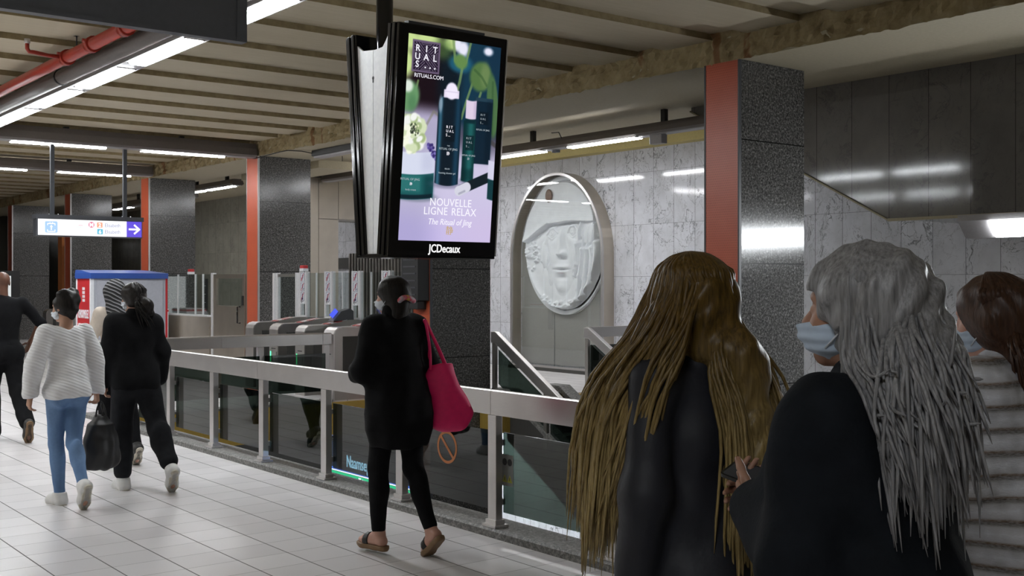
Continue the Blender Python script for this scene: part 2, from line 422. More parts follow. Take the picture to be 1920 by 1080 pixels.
F1 = strip('long double-channel ceiling lamp with lit panels crossing the upper left corner', (4.12, 7.75, 3.96), 1, 11.0, .34, .14,
           [(a - 7.75, b_ - 7.75, .0) for a, b_ in ((8.1, 9.38), (10.0, 11.45), (11.8, 13.2), (13.5, 15.0), (15.3, 16.8), (17.0, 18.4))], M['lamp'], M['fix'], tw=.175, hangers=(2, 5, 8))
MB().tube([(-.24, 0, .07), (-.24, 11.0, .07)], .085, 14).build('cable_channel', M['fix'], F1)
for a in (1.2, 5.45, 9.7): MB().tube([(-.24, a - .02, .07), (-.24, a + .02, .07)], .095, 14).build('joint_collar', M['blackm'], F1)
for x_, ya, yb_, lb in ((-1.2, -4.6, 5.6, 'added unseen ceiling lamp on the left, one panel lit, near the camera'), (-1.2, 7.75, 18.6, 'fully lit ceiling lamp added out of view on the left')):  # unseen lamps added to brighten the walkers, rail and near floor
    k_ = int((yb_ - ya) / 1.75)
    strip(lb, (x_, ya, 3.96), 1, yb_ - ya, .34, .14, [(.2 + 1.75 * i, 1.6 + 1.75 * i, 0) for i in range(k_) if ya > 0 or i == 2], M['lamp'], M['fix'], tw=.20, hangers=(1.5, 5, 8.5))
strip('ceiling lamp with two lit tubes across the hall, above the lit direction sign', (3.6, 19.0, 3.97), 0, 5.36, .30, .24,
      [(a - 3.6, b_ - 3.6, -.07) for a, b_ in ((4.81, 6.31), (6.92, 8.41))], M['lampw'], M['fix'], hangers=(2.05, 4.0), tw=.10)
strip('farther ceiling lamp across the hall, behind the poles of the direction sign', (3.0, 24.0, 4.0), 0, 5.92, .30, .2,
      [(a - 3.0, b_ - 3.0, -.07) for a, b_ in ((4.0, 6.38), (6.99, 8.49))], M['lampw'], M['fix'], hangers=(4.2,), tw=.10)
S = strip('ceiling lamp along the veined marble wall above the oval relief', (12.0, 10.4, 3.90), 1, 11.45, .26, .16,
          [(a - 10.4, b_ - 10.4, -.02) for a, b_ in ((12.16, 13.72), (14.39, 15.9), (16.6, 18.1), (18.7, 20.2))], M['lampw'], M['fix'], hangers=(1.25, 4.3, 7.7), tw=.15)
MB().tube([(-.1, 3.45, .14), (-.1, 3.52, .24), (-.1, 3.7, .25)], .008, 6).build('cable', M['blackm'], S)
MB().box(-.02, .07, 3.68, 3.8, -.06, -.012).build('sensor', M['dgrey'], S, .01)
MB().box(-.06, .06, 1.25, 1.5, -.15, -.012).build('speaker', M['fixl'], S, .01)
strip('lit ceiling lamp in the far dim bay between two granite pillars', (11.2, 24.6, 3.98), 1, 3.0, .3, .14, [(.2, 1.7, 0), (1.95, 2.9, 0)], M['lampw'], M['fix'], 'far bay lamps', hangers=(.6, 2.4), tw=.12)
strip('lower lit ceiling lamp deep in the dim bay left of orange-red pillar', (11.6, 28.2, 3.92), 1, 7.5, .3, .16, [(.2, 1.7, 0), (2, 3.5, 0), (4.5, 6, 0)], M['lampw'], M['fix'], 'far bay lamps', hangers=(1, 4, 6.5), tw=.12)
# a dead black lamp under the beam, with its cable
t = empty('unlit_lamp', (9.5, 15.6, 3.88), 0, 'unlit black lamp under the beam beside the left edge of the hanging screen', 'ceiling lamp')
MB().box(-.12, .12, 0, 2.0, .02, .12).build('housing', M['blackm'], t, .01)
box('tube_cover', M['fixl'], -.09, .09, .03, 1.97, -.01, .02, t)
for q in (.4, 1.0, 1.6): MB().bar((-.13, q, .02), (-.13, q, .12), .02, .02).build('bracket', M['steel'], t)
tag(MB().tube([(9.03, 19.3, 3.98), (8.985, 19.0, 3.96), (8.98, 18, 3.985), (9.0, 17.75, 3.99), (9.2, 17.62, 3.98), (9.4, 17.58, 3.95)], .009, 6).build('cable', M['blackm']),
    'thin black cable along the lower beam edge to the dead lamp', 'cable')
tag(MB().tube([(8.96, 19.35, 4.24), (8.92, 19.30, 4.12), (8.88, 19.1, 4.02), (8.9, 18.97, 3.99)], .012, 6).build('cable', M['white']),
    'short white cable hanging at the top of the orange-red pillar', 'cable')
# wedge lamp under the bulkhead, far right
t = empty('wall_lamp', (11.95, 2.2, 2.2), 0, 'lit wedge-shaped lamp under the marble bulkhead at the right edge', 'wall lamp')
MB().prism([(-.2, .19), (.26, .19), (.26, .255), (-.2, .255)], 1, 0, 4.66).build('mounting', M['fixl'], t)
MB().prism([(-.2, .19), (-.03, 0), (.2, 0), (.26, .19)], 1, 0, 4.66).build('housing', M['fixl'], t)
MB().add([(-.196, .6, .17), (-.196, 4.28, .17), (-.05, 4.28, .008), (-.05, .6, .008), (-.21, .6, .165), (-.21, 4.28, .165), (-.062, 4.28, .0), (-.062, .6, .0)],
         [(0, 1, 2, 3), (7, 6, 5, 4), (0, 4, 5, 1), (1, 5, 6, 2), (2, 6, 7, 3), (3, 7, 4, 0)]).build('diffuser', M['lamp'], t)
# lamps of the level below, on the stair hall wall
for a, lb in ((13.3, 'lit lamp under the stair landing slab, first below the marble wall'), (17.0, 'lit lamp under the upper floor slab, deeper below the marble wall')):
    t = empty('platform_lamp', (12.9, a, -.54), 0, lb, 'ceiling lamp')
    box('housing', M['fix'], -.18, .18, 0, 3.2, 0, .138, t)
    MB().prism(rounded(.30, .05, .02), 1, .1, 3.1).build('diffuser', M['lamp_low'], t).location = (0, 0, -.02)
# red sprinkler pipe beside the long lamp
t = empty('sprinkler_pipe', (3.66, 7.0, 4.08), 0, 'red sprinkler pipe under the ceiling beside the long upper left lamp', 'pipe')
MB().tube([(0, 0, 0), (0, 11.6, 0)], .062, 16).build('main_pipe', M['pipe'], t)
for a in (3.5, 4.45, 5.28):
    MB().tube([(0, a - .05, 0), (0, a + .05, 0)], .082, 16).tube([(-.1, a, .03), (.1, a, .03)], .02, 8).build('coupling', M['pipe'], t)
MB().tube([(0, 5.28, 0), (-.2, 5.28, 0), (-.36, 5.2, .0), (-.40, 5.2, .0), (-.42, 5.2, .03), (-.42, 5.2, .1)], .022, 8).build('branch_pipe', M['pipe'], t)
MB().tube([(-.42, 5.2, .08), (-.42, 5.2, .13)], .03, 8).build('sprinkler_head', M['steel'], t)
for a in (1, 4.95, 8.5, 11.3):
    MB().tube([(0, a, .05), (0, a, .2)], .007, 6).tube([(0, a, .17), (0, a, .175)], .03, 8).build('hanger_rod', M['dgrey'], t)
# cream duct over the gates
t = empty('duct', (10.6, 19.6, 3.94), 0, 'cream hanging duct above the steel wall beside the screen', 'duct')
box('trunk', M['plaster'], 0, .85, 0, 3.5, 0, .16, t)
for a in (.3, 2.2):
    for s in (.12, .7): MB().tube([(s, a, .1), (s, a, .30)], .008, 6).build('rod', M['dgrey'], t)
# ---------------------------------------------------------------- guard rails
def rail_post(t, x, y, h=.81, z0=.06, along=1):
    a, b = (.045, .028) if along == 0 else (.028, .045)
    q = MB().box(x - a, x + a, y - b, y + b, z0, h)
    q.box(x - a - .03, x + a + .03, y - b - .03, y + b + .03, z0, z0 + .018)
    q.box(x - a - .012, x + a + .012, y - b - .012, y + b + .012, z0 + .018, z0 + .05)
    q.build('post', M['steel'], t, .004)
G1 = empty('guard_rail', (0, 0, 0), 0, 'near stainless steel guard rail with dark glass, running behind all the walkers', 'railing')
seams = [-5, 2.47, 6.04, 9.6, 14.46]
for a, b in zip(seams, seams[1:]):
    MB().prism([(4.56, .815), (4.56, .974), (4.566, .98), (4.60, .98), (4.606, .974), (4.606, .815)], 1, a + .002, b - .002).build('handrail', M['steel'], G1)
posts = [14.0, 12.92, 11.8, 10.66, 9.55, 8.37, 7.2, 6.04, 4.85, 3.65, 2.5, 1.3, .1, -1.1]
for y in posts: rail_post(G1, 4.6, y)
panes = []
for a, b in zip(posts, posts[1:]):
    p = MB().box(4.650, 4.662, b + .05, a - .025, .15, .69)
    panes.append(p.build('glass_pane', M['dglass'], G1))
for y in posts:
    MB().box(4.628, 4.666, y - .02, y + .02, .2, .24).box(4.628, 4.666, y - .02, y + .02, .6, .64).build('glass_clamp', M['steel'], G1)
# round orange prohibition sticker and a four-symbol warning sticker, on the street side of the panes
st = MB(); n_ = 40
for k in range(n_):
    a0, a1 = 2 * math.pi * k / n_, 2 * math.pi * (k + 1) / n_
    q = [(4.648, 6.675 + r * math.cos(a) * 1.05, .515 + r * math.sin(a)) for r, a in ((.118, a0), (.118, a1), (.098, a1), (.098, a0))]
    st.add(q, [(0, 1, 2, 3)])
st.bar((4.648, 6.675 + .075, .515 + .07), (4.648, 6.675 - .075, .515 - .07), .002, .02, up=(0, 1, 1))
st.build('prohibition_sticker', M['orange'], G1)
M['stgrey'] = plain('sticker_pale_grey', (.20, .21, .20), .5); M['styel'] = plain('sticker_yellow', (.34, .33, .03), .5)
st = MB().box(4.6475, 4.649, 5.905, 6.03, .335, .545, 0)
for cy in (5.94, 5.995):
    st.tube([(4.646, cy, .495), (4.6475, cy, .495)], .024, 16, 1)
    st.prism([(cy - .026, .36), (cy + .026, .36), (cy, .41)], 0, 4.646, 4.6475, 2)
    st.box(4.6455, 4.646, cy - .003, cy + .003, .37, .393, 1)
st.build('warning_sticker', [M['stgrey'], M['blackm'], M['styel']], G1)
G2 = empty('guard_rail', (0, 14.39, 0), 0, 'far stainless steel rail across in front of the ticket gates', 'railing')
for a, b in ((4.66, 6.3), (6.3, 7.83), (7.83, 7.97)):
    MB().prism([(-.045, .815), (-.045, .965), (-.03, .98), (.03, .98), (.045, .965), (.045, .815)], 0, a + .002, b - .002).build('handrail', M['steel_x'], G2)
for x in (5.5, 6.88, 7.9): rail_post(G2, x, 0, z0=.015, along=0)
for a, b in ((4.75, 5.46), (5.54, 6.84), (6.92, 7.86)): box('glass_pane', M['dglass'], a, b, -.066, -.056, .15, .69, G2)

# ---------------------------------------------------------------- stairs down to the platforms
sl = math.tan(R(30.5))
t = empty('staircase', (10.2, 13.1, 0), 0, 'dark granite stairs going down behind the near rail', 'stairs')
stp = MB()
for k in range(28):
    stp.box(.22, 2.02, -.285 * (k + 1), -.285 * k + .02, -.168 * (k + 1) - .14, -.168 * (k + 1) + .0)
stp.build('steps', M['step'], t)
for x0, x1, nm in ((0, .22, 'side'), (1.02, 1.2, 'middle'), (2.02, 2.24, 'side')):
    L = 8.0
    MB().prism([(0, .04), (-L, .04 - L * sl), (-L, -.62 - L * sl), (0, -.62)], 0, x0, x1).build('stringer', M['dark'], t)
    MB().prism([(.35, .13), (0, .13), (-L, .13 - L * sl), (-L, .04 - L * sl), (0, .04), (.35, .0)], 0, x0 - .03, x1 + .03).build('coping', M['kerb'], t, .015)
def stair_rail(label, x, y0, z0=.97, L=6.5):
    t = empty('stair_rail', (x, y0, 0), 0, label, 'railing')
    h = .17
    MB().prism([(.0, z0), (.10, z0), (.10, z0 - h), (.0, z0 - h), (-L, z0 - h - L * sl), (-L, z0 - L * sl)], 0, -.04, .04).build('handrail', M['steel'], t, .008)
    for q in (.05, -1.15, -2.35, -3.55, -4.75):
        zt = z0 - h + min(0, q) * sl; MB().box(-.025, .025, q - .035, q + .035, zt - .80, zt + .02).build('post', M['steel_d'], t)
    for q0, q1 in ((0, -1.1), (-1.2, -2.3), (-2.4, -3.5), (-3.6, -4.7)):
        MB().prism([(q0, z0 - h - .1 + q0 * sl), (q1, z0 - h - .1 + q1 * sl), (q1, z0 - .78 + q1 * sl), (q0, z0 - .78 + q0 * sl)], 0, .03, .04).build('glass_pane', M['dglass'], t)
    return t
stair_rail('sloping steel stair handrail just right of the granite pillar', 10.2, 13.35)
tr = stair_rail('sloping steel stair handrail in front of the oval relief, left of blonde hair', 12.24, 13.55)
t = empty('landing_rail', (12.24, 13.66, 0), 0, 'level steel rail meeting the sloping handrail in front of the marble wall', 'railing')
MB().prism([(-.04, .81), (-.04, .98), (.04, .98), (.04, .81)], 0, .05, 1.94).build('handrail', M['steel_x'], t, .006)
for x in (.95, 1.85): MB().box(x - .03, x + .03, -.025, .025, 0, .82).build('post', M['steel_d'], t)
for a, b in ((.08, .9), (1.0, 1.8)): box('glass_pane', M['dglass'], a, b, .03, .04, .1, .68, t)
# escalator balustrade behind the grey-haired woman
t = empty('escalator', (12.75, 7.0, -.08), 0, 'escalator side with curved black handrail beyond the grey haired woman', 'escalator')
path = [(0, -.1, .45)] + [(0, -.1 + .42 * math.sin(R(a)) - .0, .55 + .43 * (1 - math.cos(R(a)))) for a in range(15, 91, 15)]
arc = [(0, .0 - .35 * math.cos(R(a)), .62 + .36 * math.sin(R(a))) for a in range(-60, 91, 15)]
run = arc + [(0, .9, .985), (0, 1.25, .94)] + [(0, 1.25 + k, .94 - k * sl) for k in (.6, 1.4, 3, 5, 7)]
MB().tube(run, .04, 12).build('handrail', M['rubber'], t)
MB().tube([(p[0] - .03, p[1], p[2] - .045) for p in run], .014, 8).build('guide_strip', M['alu'], t)
bp = [(p[1], p[2] - .05) for p in run]
MB().prism(bp + [(bp[-1][0], bp[-1][1] - 1.1), (1.2, -.3), (-.2, -.3)], 0, -.02, .06).build('side_panel', M['steel_d'], t)

# lit direction screen behind the foot of the near rail
t = empty('station_display', (5.16, 9.40, -.35), 0, 'lit station name display with green band behind the foot of the rail glass', 'sign')
MB().box(0, .08, -1.5, 0, 0, .62).build('housing', M['black'], t, .008)
M['navy'] = emit('display_navy', (.012, .02, .05), 0.396)
M['grn'] = emit('display_green', (.02, .55, .24), 0.594); M['wht'] = emit('display_white', (.9, .95, 1), 0.792); M['blt'] = emit('display_blue', (.06, .16, .62), 0.660)
M['txtb'] = emit('display_pale_blue_lettering', (.45, .62, 1.0), 7)
box('screen', M['navy'], -.003, 0, -1.46, -.04, .04, .58, t)
MB().box(-.006, -.003, -1.46, -.04, .255, .31).build('green_band', M['grn'], t)
MB().box(-.006, -.003, -1.46, -.04, .315, .323).build('white_line', M['wht'], t)
MB().box(-.006, -.003, -1.46, -.04, .325, .345).build('blue_line', M['blt'], t)
text('Naamsepoort', .155, frame((-.008, -.40, .375), (0, -1, 0), (0, 0, 1)), M['txtb'], t, sx=.70)
text('Metro', .06, frame((-.009, -.62, .263), (0, -1, 0), (0, 0, 1)), M['wht'], t, sx=.8)
MB().bar((.08, -.3, .31), (.08, -.3, .34), .02, .02).box(-.56, .02, -.4, -.36, .1, .14).box(-.56, .02, -1.3, -1.26, .1, .14).build('bracket', M['dgrey'], t)

# ---------------------------------------------------------------- ticket gates
SLP = [(0, 0), (0, .96), (.02, 1.01), (.07, 1.045), (.12, 1.055), (.4, 1.055), (.8, 1.125), (1.28, 1.125), (1.45, 1.06), (1.5, .95), (1.5, 0)]
def make_gate(posts=True):
    t = empty('ticket_gate', (0, 0, 0))
    MB().prism(SLP, 1, -.125, .125).build('body', M['steel_d'], t)
    nose = MB()
    for (xa, za), (xb, zb) in zip(SLP[:6], SLP[1:6]):
        nose.prism([(xa - .004, za), (xb - (0 if xb > .1 else .004), zb + (.006 if zb > 1 else 0)), (xb + .012, zb - .012), (xa + .012, za - .004)], 1, -.148, .148)
    nose.build('nose', M['steel_x'], t)
    for s in (-1, 1):
        MB().box(.16, 1.36, s * .125 - .008, s * .125 + .008, .12, .92).build('side_panel', M['dark'], t)
        MB().box(-.008, 0, s * .10 - .006, s * .10 + .006, .42, .62).build('indicator', M['led'] if s > 0 else M['dgrey'], t)
    MB().prism([(.42, 1.062), (.76, 1.122), (.76, 1.128), (.42, 1.068)], 1, -.10, .10).build('sticker', M['stickr'], t)
    MB().box(-.007, 0, -.07, .07, .66, .672).build('slot', M['blackm'], t)
    if posts:
        p = MB()
        for s in (-1, 1): p.box(.96, 1.03, s * .105 - .02, s * .105 + .02, 1.12, 1.885)
        p.box(.96, 1.03, -.125, .125, 1.115, 1.15)
        p.build('door_post', M['alu'], t)
        MB().box(.985, 1.0, -.085, .085, 1.13, 1.87).build('post_glass', M['glass'], t)
        sp = MB().box(.95, .958, -.085, .055, 1.345, 1.875).build('sign_panel', M['white'], t)
        for k in range(3):
            zc = 1.79 - .16 * k; q = MB(); yc = -.015
            for a, b, c_, d in ((-.058, .058, .066, .072), (-.058, .058, -.072, -.066), (-.058, -.052, -.066, .066), (.052, .058, -.066, .066)):
                q.box(.9475, .95, yc + a, yc + b, zc + c_, zc + d, 0)
            q.tube([(.9475, yc + .0, zc + .04), (.95, yc + .0, zc + .04)], .012, 10, 0)
            q.box(.9475, .95, yc - .016, yc + .014, zc - .012, zc + .028, 0)
            q.bar((.949, yc - .004, zc - .01), (.949, yc + .012 - .02 * (k == 1), zc - .058), .003, .012, (0, 1, 0), 0)
            if k == 2: q.box(.9475, .95, yc - .02, yc + .03, zc - .055, zc - .02, 0)
            if k == 1: q.bar((.949, yc - .03, zc - .05), (.949, yc - .045, zc - .02), .003, .008, (0, 1, 0), 0)
            if k == 0: q.bar((.949, yc + .03, zc - .05), (.949, yc + .04, zc + .0), .003, .01, (0, 1, 0), 1)
            q.bar((.946, yc + .05, zc - .062), (.946, yc - .05, zc + .062), .0025, .010, (0, 1, 0), 1)
            q.build('pictogram', [M['navyp'], M['redp']], sp)
        q = MB().bar((.948, -.05, 1.385), (.948, .035, 1.385), .003, .008, (0, 0, 1)).bar((.948, .035, 1.385), (.948, .005, 1.415), .003, .008, (0, 1, 0)).bar((.948, .035, 1.385), (.948, .005, 1.355), .003, .008, (0, 1, 0))
        q.build('arrow', M['blackm'], sp)
        for a, b in ((-.425, -.135), (-.725, -.435)):
            fl_ = MB().box(.985, .997, a, b, .28, 1.86).build('glass_flap', M['glass'], t)
            box('flap_edge', M['alu'], .978, 1.004, (a - .012 if a > -.5 else b), (a if a > -.5 else b + .012), .28, 1.865, fl_)
    return t
n = N('gate_sticker'); c_ = n.co(); x, y, z = n.xyz(c_)
M['stickr'] = n.set(n.mix(n.m('GREATER_THAN', n.noise(n.vm('MULTIPLY', c_, (9, 14, 1)), 1.2, 1), .5), (.62, .62, .62), (.45, .03, .03)), .4)
M['navyp'] = plain('picto_navy', (.03, .035, .13), .5); M['redp'] = plain('picto_red', (.52, .04, .05), .5)
gp = make_gate()
GL = ['ticket gate farthest left, its nose overlapping the foot of the orange-red pillar',
      'second ticket gate from the orange-red pillar, with red sticker and warning post',
      'third ticket gate, carrying the small blue-lit card reader',
      'ticket gate nearest the woman in black with the pink bag']
GY = (17.0, 16.13, 15.25, 14.36)
for i, y in enumerate(GY):
    g = (copy_tree(gp) if i else copy_tree(gp))
    tag(g, GL[i], 'ticket gate', 'ticket gates in a row')
    if i in (0, 3):
        for k in [q for q in SC.objects if q.parent == g and q.name.startswith('indicator')]: bpy.data.objects.remove(k)
    g.location = (8.0, y + .0 + (.22 if i == 3 else 0) * 0 + .12, 0)
for q in [k for k in SC.objects if k.parent and (k.parent == gp or (k.parent.parent == gp))] + [gp]: bpy.data.objects.remove(q)
t = empty('card_reader', (8.72, 15.37, 1.11), 0, 'small card reader with blue lit face on top of a ticket gate', 'card reader')
MB().prism([(-.2, .0), (-.06, .15), (.1, .19), (.16, .15), (.16, -.01)], 1, -.09, .09).build('housing', M['dgrey'], t, .01)
M['bluel'] = emit('reader_blue', (.06, .10, .85), 0.660)
MB().bar((-.175, 0, .05), (-.075, 0, .152), .13, .004, up=(0, 1, 0)).build('screen', M['bluel'], t)
# red-topped beacons
def beacon(x, y, z, lb):
    t = empty('beacon', (x, y, z), 0, lb, 'signal lamp')
    MB().box(-.05, .05, -.07, .07, 0, .05).build('base', M['white'], t, .006)
    MB().box(-.045, .045, -.065, .065, .05, .105).build('lens', M['mred'], t, .012)
# wide glass gate between pillar and first gate
t = empty('glass_gate', (9.0, 17.28, 0), 0, 'silver framed wide glass gate in front of the granite pillar', 'gate')
for a, w_ in ((0, .05), (.10, .03), (.94, .05), (.80, .03)): box('frame_post', M['alu'], -.03, .03, a, a + w_, 0, 1.87, t)
MB().box(-.02, .02, .12, .82, 1.80, 1.85).box(-.02, .02, .12, .82, .2, .26).build('frame_bar', M['steel_d'], t)
box('glass_pane', M['glass'], -.006, .006, .13, .80, .25, 1.81, t)
beacon(9.0, 17.15, 1.89, 'red and white beacon on top of the first gate post'); 
# fence of glass over steel, and the steel door, left of the orange-red pillar
t = empty('glass_barrier', (9.0, 20.95, 0), 0, 'glass screen over a steel base left of the steel door', 'barrier')
MB().box(-.06, .06, 0, 2.6, 0, 1.03).build('base_panel', M['steel_w'], t, .006)
box('ledge', M['alu'], -.10, .10, 0, 2.6, 1.03, 1.06, t)
for a, b in ((.04, .80), (.84, 1.70), (1.74, 2.56)): box('glass_pane', M['glass'], -.006, .006, a, b, 1.06, 1.865, t)
for a in (0, .42, .80, 1.70, 2.56): MB().box(-.015, .015, a, a + .03, 1.06, 1.87).build('mullion', M['alu'], t)
MB().box(.3, .34, 1.0, 1.16, .5, 1.78).build('inner_post', M['blackm'], t)
for k in range(4): MB().box(.29, .3, 1.02, 1.14, 1.12 + .17 * k, 1.13 + .17 * k).build('shelf_edge', M['alu'], t)
beacon(9.0, 22.0, 1.87, 'red and white beacon on the glass screen beside the grey machine')
t = empty('low_cabinet', (8.6, 23.0, 0), 0, 'low white cabinet with red stripe behind the grey machine', 'cabinet')
MB().prism([(-.3, 0), (-.3, 1.0), (-.2, 1.16), (.2, 1.16), (.2, 0)], 1, -.3, .5).build('body', M['white'], t)
MB().box(-.225, .205, -.305, .505, 1.10, 1.14).build('stripe', M['mred'], t)
t = empty('steel_door', (9.0, 19.42, 0), 0, 'steel door with a window, left of the orange-red pillar', 'door')
MB().box(-.03, .03, .0, 1.40, 0, 1.26).box(-.03, .03, 0, .10, 1.26, 1.86).box(-.03, .03, 1.28, 1.40, 1.26, 1.86).box(-.03, .03, .1, 1.28, 1.78, 1.86).build('leaf', M['steel_w'], t)
box('window_pane', M['glass'], -.005, .005, .10, 1.28, 1.26, 1.78, t)
MB().box(-.04, .04, 1.41, 1.49, 0, 1.89).build('frame_post', M['alu'], t)
MB().tube([(-.03, .18, 1.25), (-.09, .18, 1.25), (-.09, .18, .95), (-.03, .18, .95)], .016, 8).build('handle', M['black'], t)
MB().box(-.05, -.03, .03, .10, 1.28, 1.46).build('lock', M['blackm'], t, .005)
# farther gates on the left
for i, (y, lb) in enumerate(((26.4, 'far ticket gate beyond the red side of the machine'), (27.5, 'far ticket gate seen between bald man and woman in white'),
                             (28.6, 'far ticket gate behind the bald man, deepest in the hall'))):
    g = make_gate(False) if i == 0 else copy_tree(g)
    tag(g, lb, 'ticket gate', 'far ticket gates'); g.location = (8.0, y, 0)
t = empty('steel_partition', (9.3, 30.45, 0), 0, 'grey steel partition with an orange edge post between far pillars', 'partition')
MB().box(-.03, .03, 0, .86, 0, 2.7).build('panel', M['steel_d'], t)
for k in range(4): MB().box(-.034, -.03, 0, .86, .6 + .55 * k, .61 + .55 * k).build('seam', M['dark'], t)
MB().box(-.10, .1, .86, 1.2, 0, 3.0).build('edge_post', M['orange'], t)
t = empty('poster_display', (6.95, 28.2, 0), 0, 'black framed lit poster display behind the bald head', 'display')
MB().box(-.42, .36, -.06, .06, .2, 1.98).build('frame', M['blackm'], t, .01)
M['poster'] = emit('poster_white', (.75, .78, .78), 0.528)
box('poster', M['poster'], -.32, .16, -.068, -.06, .4, 1.86, t)
MB().box(-.3, .3, -.2, .2, 0, .2).build('foot', M['blackm'], t)

# ---------------------------------------------------------------- steel-clad portal and grille past the gates
t = empty('steel_portal', (11.55, 22.0, 0), 0, 'steel clad wall block with a lintel beyond the ticket gates', 'wall cladding')
box('core', M['dark'], .0, .84, .04, .5, 0, 4.2, t)
box('narrow_panel', M['steel_w'], .0, .345, 0, .04, 0, 4.0, t)
box('lower_panel', M['steel_w'], .355, .84, 0, .04, 0, 3.095, t)
box('upper_panel', M['steel_w'], .355, .84, 0, .04, 3.105, 4.0, t)
box('lintel_panel', M['steel_w'], .85, 2.64, 0, .05, 3.105, 4.0, t)
box('lintel_soffit', M['steel_d'], .85, 2.64, .05, .5, 3.07, 3.12, t)
box('header', M['dark'], -.1, 2.64, .01, .5, 4.0, 4.22, t)
t = empty('slatted_grille', (14.05, 20.6, 0), 0, 'grey vertical slat grille on the marble wall beyond the gates', 'grille')
for k in range(28): MB().box(0, .1, .14 * k, .14 * k + .05, .1, 2.42).build('slat', M['steel_d'], t)
box('back_panel', M['dark'], .1, .14, -.05, 3.9, .1, 2.42, t)
tag(box('wall_rail', M['dark'], 14.12, 14.2, 24.4, 25.55, 2.05, 2.32), 'dark horizontal band on the marble wall under the steel lintel', 'wall rail')

# ---------------------------------------------------------------- renewal machine
t = empty('ticket_machine', (5.06, 16.0, 0), 0, 'grey ticket renewal machine with blue roof and red side', 'ticket machine')
MB().box(.06, 1.12, 0, .64, 0, 1.76).build('body', M['mgrey'], t, .01)
MB().box(.11, 1.06, -.012, 0, .12, 1.73).build('rear_door', M['mgrey'], t, .004)
MB().prism([(.0, .0), (.0, .98)], 2, 0, 1) if 0 else None
box('red_side', M['mred'], .035, .06, .04, .61, .3, 1.755, t)
for a in (.0, .605): MB().box(.03, .075, a - .004, a + .045, 0, 1.758).build('corner_trim', M['white'], t)
MB().box(1.10, 1.13, -.004, .05, 0, 1.758).build('corner_trim', M['mred'], t)
r_ = MB().box(.02, 1.13, -.03, .67, 1.758, 1.835)
r_.add([(.02, -.03, 1.835), (1.13, -.03, 1.835), (1.13, .67, 1.835), (.02, .67, 1.835), (.03, .4, 1.875), (1.0, .4, 1.875), (1.0, .67, 1.885), (.03, .67, 1.885)],
       [(0, 1, 5, 4), (1, 2, 6, 5), (2, 3, 7, 6), (3, 0, 4, 7), (4, 5, 6, 7)])
r_.build('roof', M['mblue'], t)
q = MB()
for i in range(2):
    for j in range(4): q.box(.031, .035, .27 + .055 * i, .315 + .055 * i, 1.43 + .055 * j, 1.47 + .055 * j)
q.build('emblem', M['white'], t)
for k, s_ in enumerate(('RENOUVELEZ', 'ICI VOTRE', 'ABONNEMENT', 'EN 2 MINUTES')):
    text(s_, .165, frame((.033, .565, 1.20 - .195 * k), (0, -1, 0), (0, 0, 1)), M['white'], t, sx=.46 if k != 3 else .44, bold=.004)
for k, (a, b) in enumerate((((.2, 1.16), (.24, 1.2)), ((.24, 1.2), (.22, 1.1)), ((.22, 1.1), (.27, 1.07)))):
    MB().bar((a[0], -.014, a[1]), (b[0], -.014, b[1]), .003, .012, (0, 1, 0)).build('scratch', M['blackm'], t)

# ---------------------------------------------------------------- signs
t = empty('direction_sign', (5.16, 19.0, 2.45), 0, 'lit white direction sign with a violet arrow field hanging at left', 'sign')
MB().box(0, 1.72, -.09, .09, 0, .345).build('housing', M['dgrey'], t, .006)
box('top_bar', M['dgrey'], -.015, 1.735, -.11, .11, .282, .352, t)
for x in (.27, 1.45): MB().box(x - .03, x + .03, -.03, .03, .345, 1.495).build('pole', M['dgrey'], t)
for x in (.2, .34, 1.38, 1.52): MB().tube([(x, -.08, .35), (x, -.08, .365)], .008, 8).build('bolt', M['alu'], t)
box('white_field', M['sgnw'], .025, 1.45, -.094, -.09, .018, .278, t)
box('arrow_field', M['sgnb'], 1.45, 1.705, -.094, -.09, .018, .278, t)
F_ = -.0955
def flat(name, mat, polys, parent, y=F_, dy=.0012):
    q = MB()
    for p in polys: q.prism(p, 1, y - dy, y)
    return q.build(name, mat, parent)
def disc(cx, cz, r, n=24): return [(cx + r * math.cos(2 * math.pi * k / n), cz + r * math.sin(2 * math.pi * k / n)) for k in range(n)]
def seg(a, b, w):
    a = Vector(a); b = Vector(b); d = (b - a).normalized(); nn = Vector((-d.y, d.x)) * w / 2
    return [tuple(a + nn), tuple(b + nn), tuple(b - nn), tuple(a - nn)]
flat('lift_symbol', M['sgnl'], [[(.13 + px + .1, .15 + pz) for px, pz in rounded(.195, .185, .02)]], t)
flat('lift_figure', M['sgnw'], [seg((.23, .10), (.23, .165), .018), [(.205, .15), (.255, .15), (.23, .185)], seg((.17, .205), (.29, .205), .014), seg((.17, .078), (.29, .078), .014),
      seg((.172, .205), (.172, .175), .012), seg((.288, .205), (.288, .175), .012), seg((.172, .078), (.172, .11), .012), seg((.288, .078), (.288, .11), .012),
      [(.20, .225), (.22, .225), (.21, .213)], [(.24, .215), (.26, .215), (.25, .232)]], t, -.097)
flat('metro_disc', M['sgnp'], [disc(.868, .205, .05)], t)
flat('line_square', M['sgno'], [[(1.003 + a, .205 + b) for a, b in rounded(.092, .085, .01)]], t)
flat('line_square', M['sgnc'], [[(1.008 + a, .095 + b) for a, b in rounded(.092, .088, .01)]], t)
flat('faint_arrow', M['sgng'], [seg((.62, .165), (.70, .165), .008), seg((.70, .165), (.70, .10), .008)], t)
flat('faint_arrow', M['sgnp'], [seg((.66, .19), (.725, .19), .006), seg((.725, .19), (.725, .15), .003)], t)
tx = lambda s_, size, x, z, m, **k: text(s_, size, frame((x, -.0975, z), (1, 0, 0), (0, 0, 1)), m, t, **k)
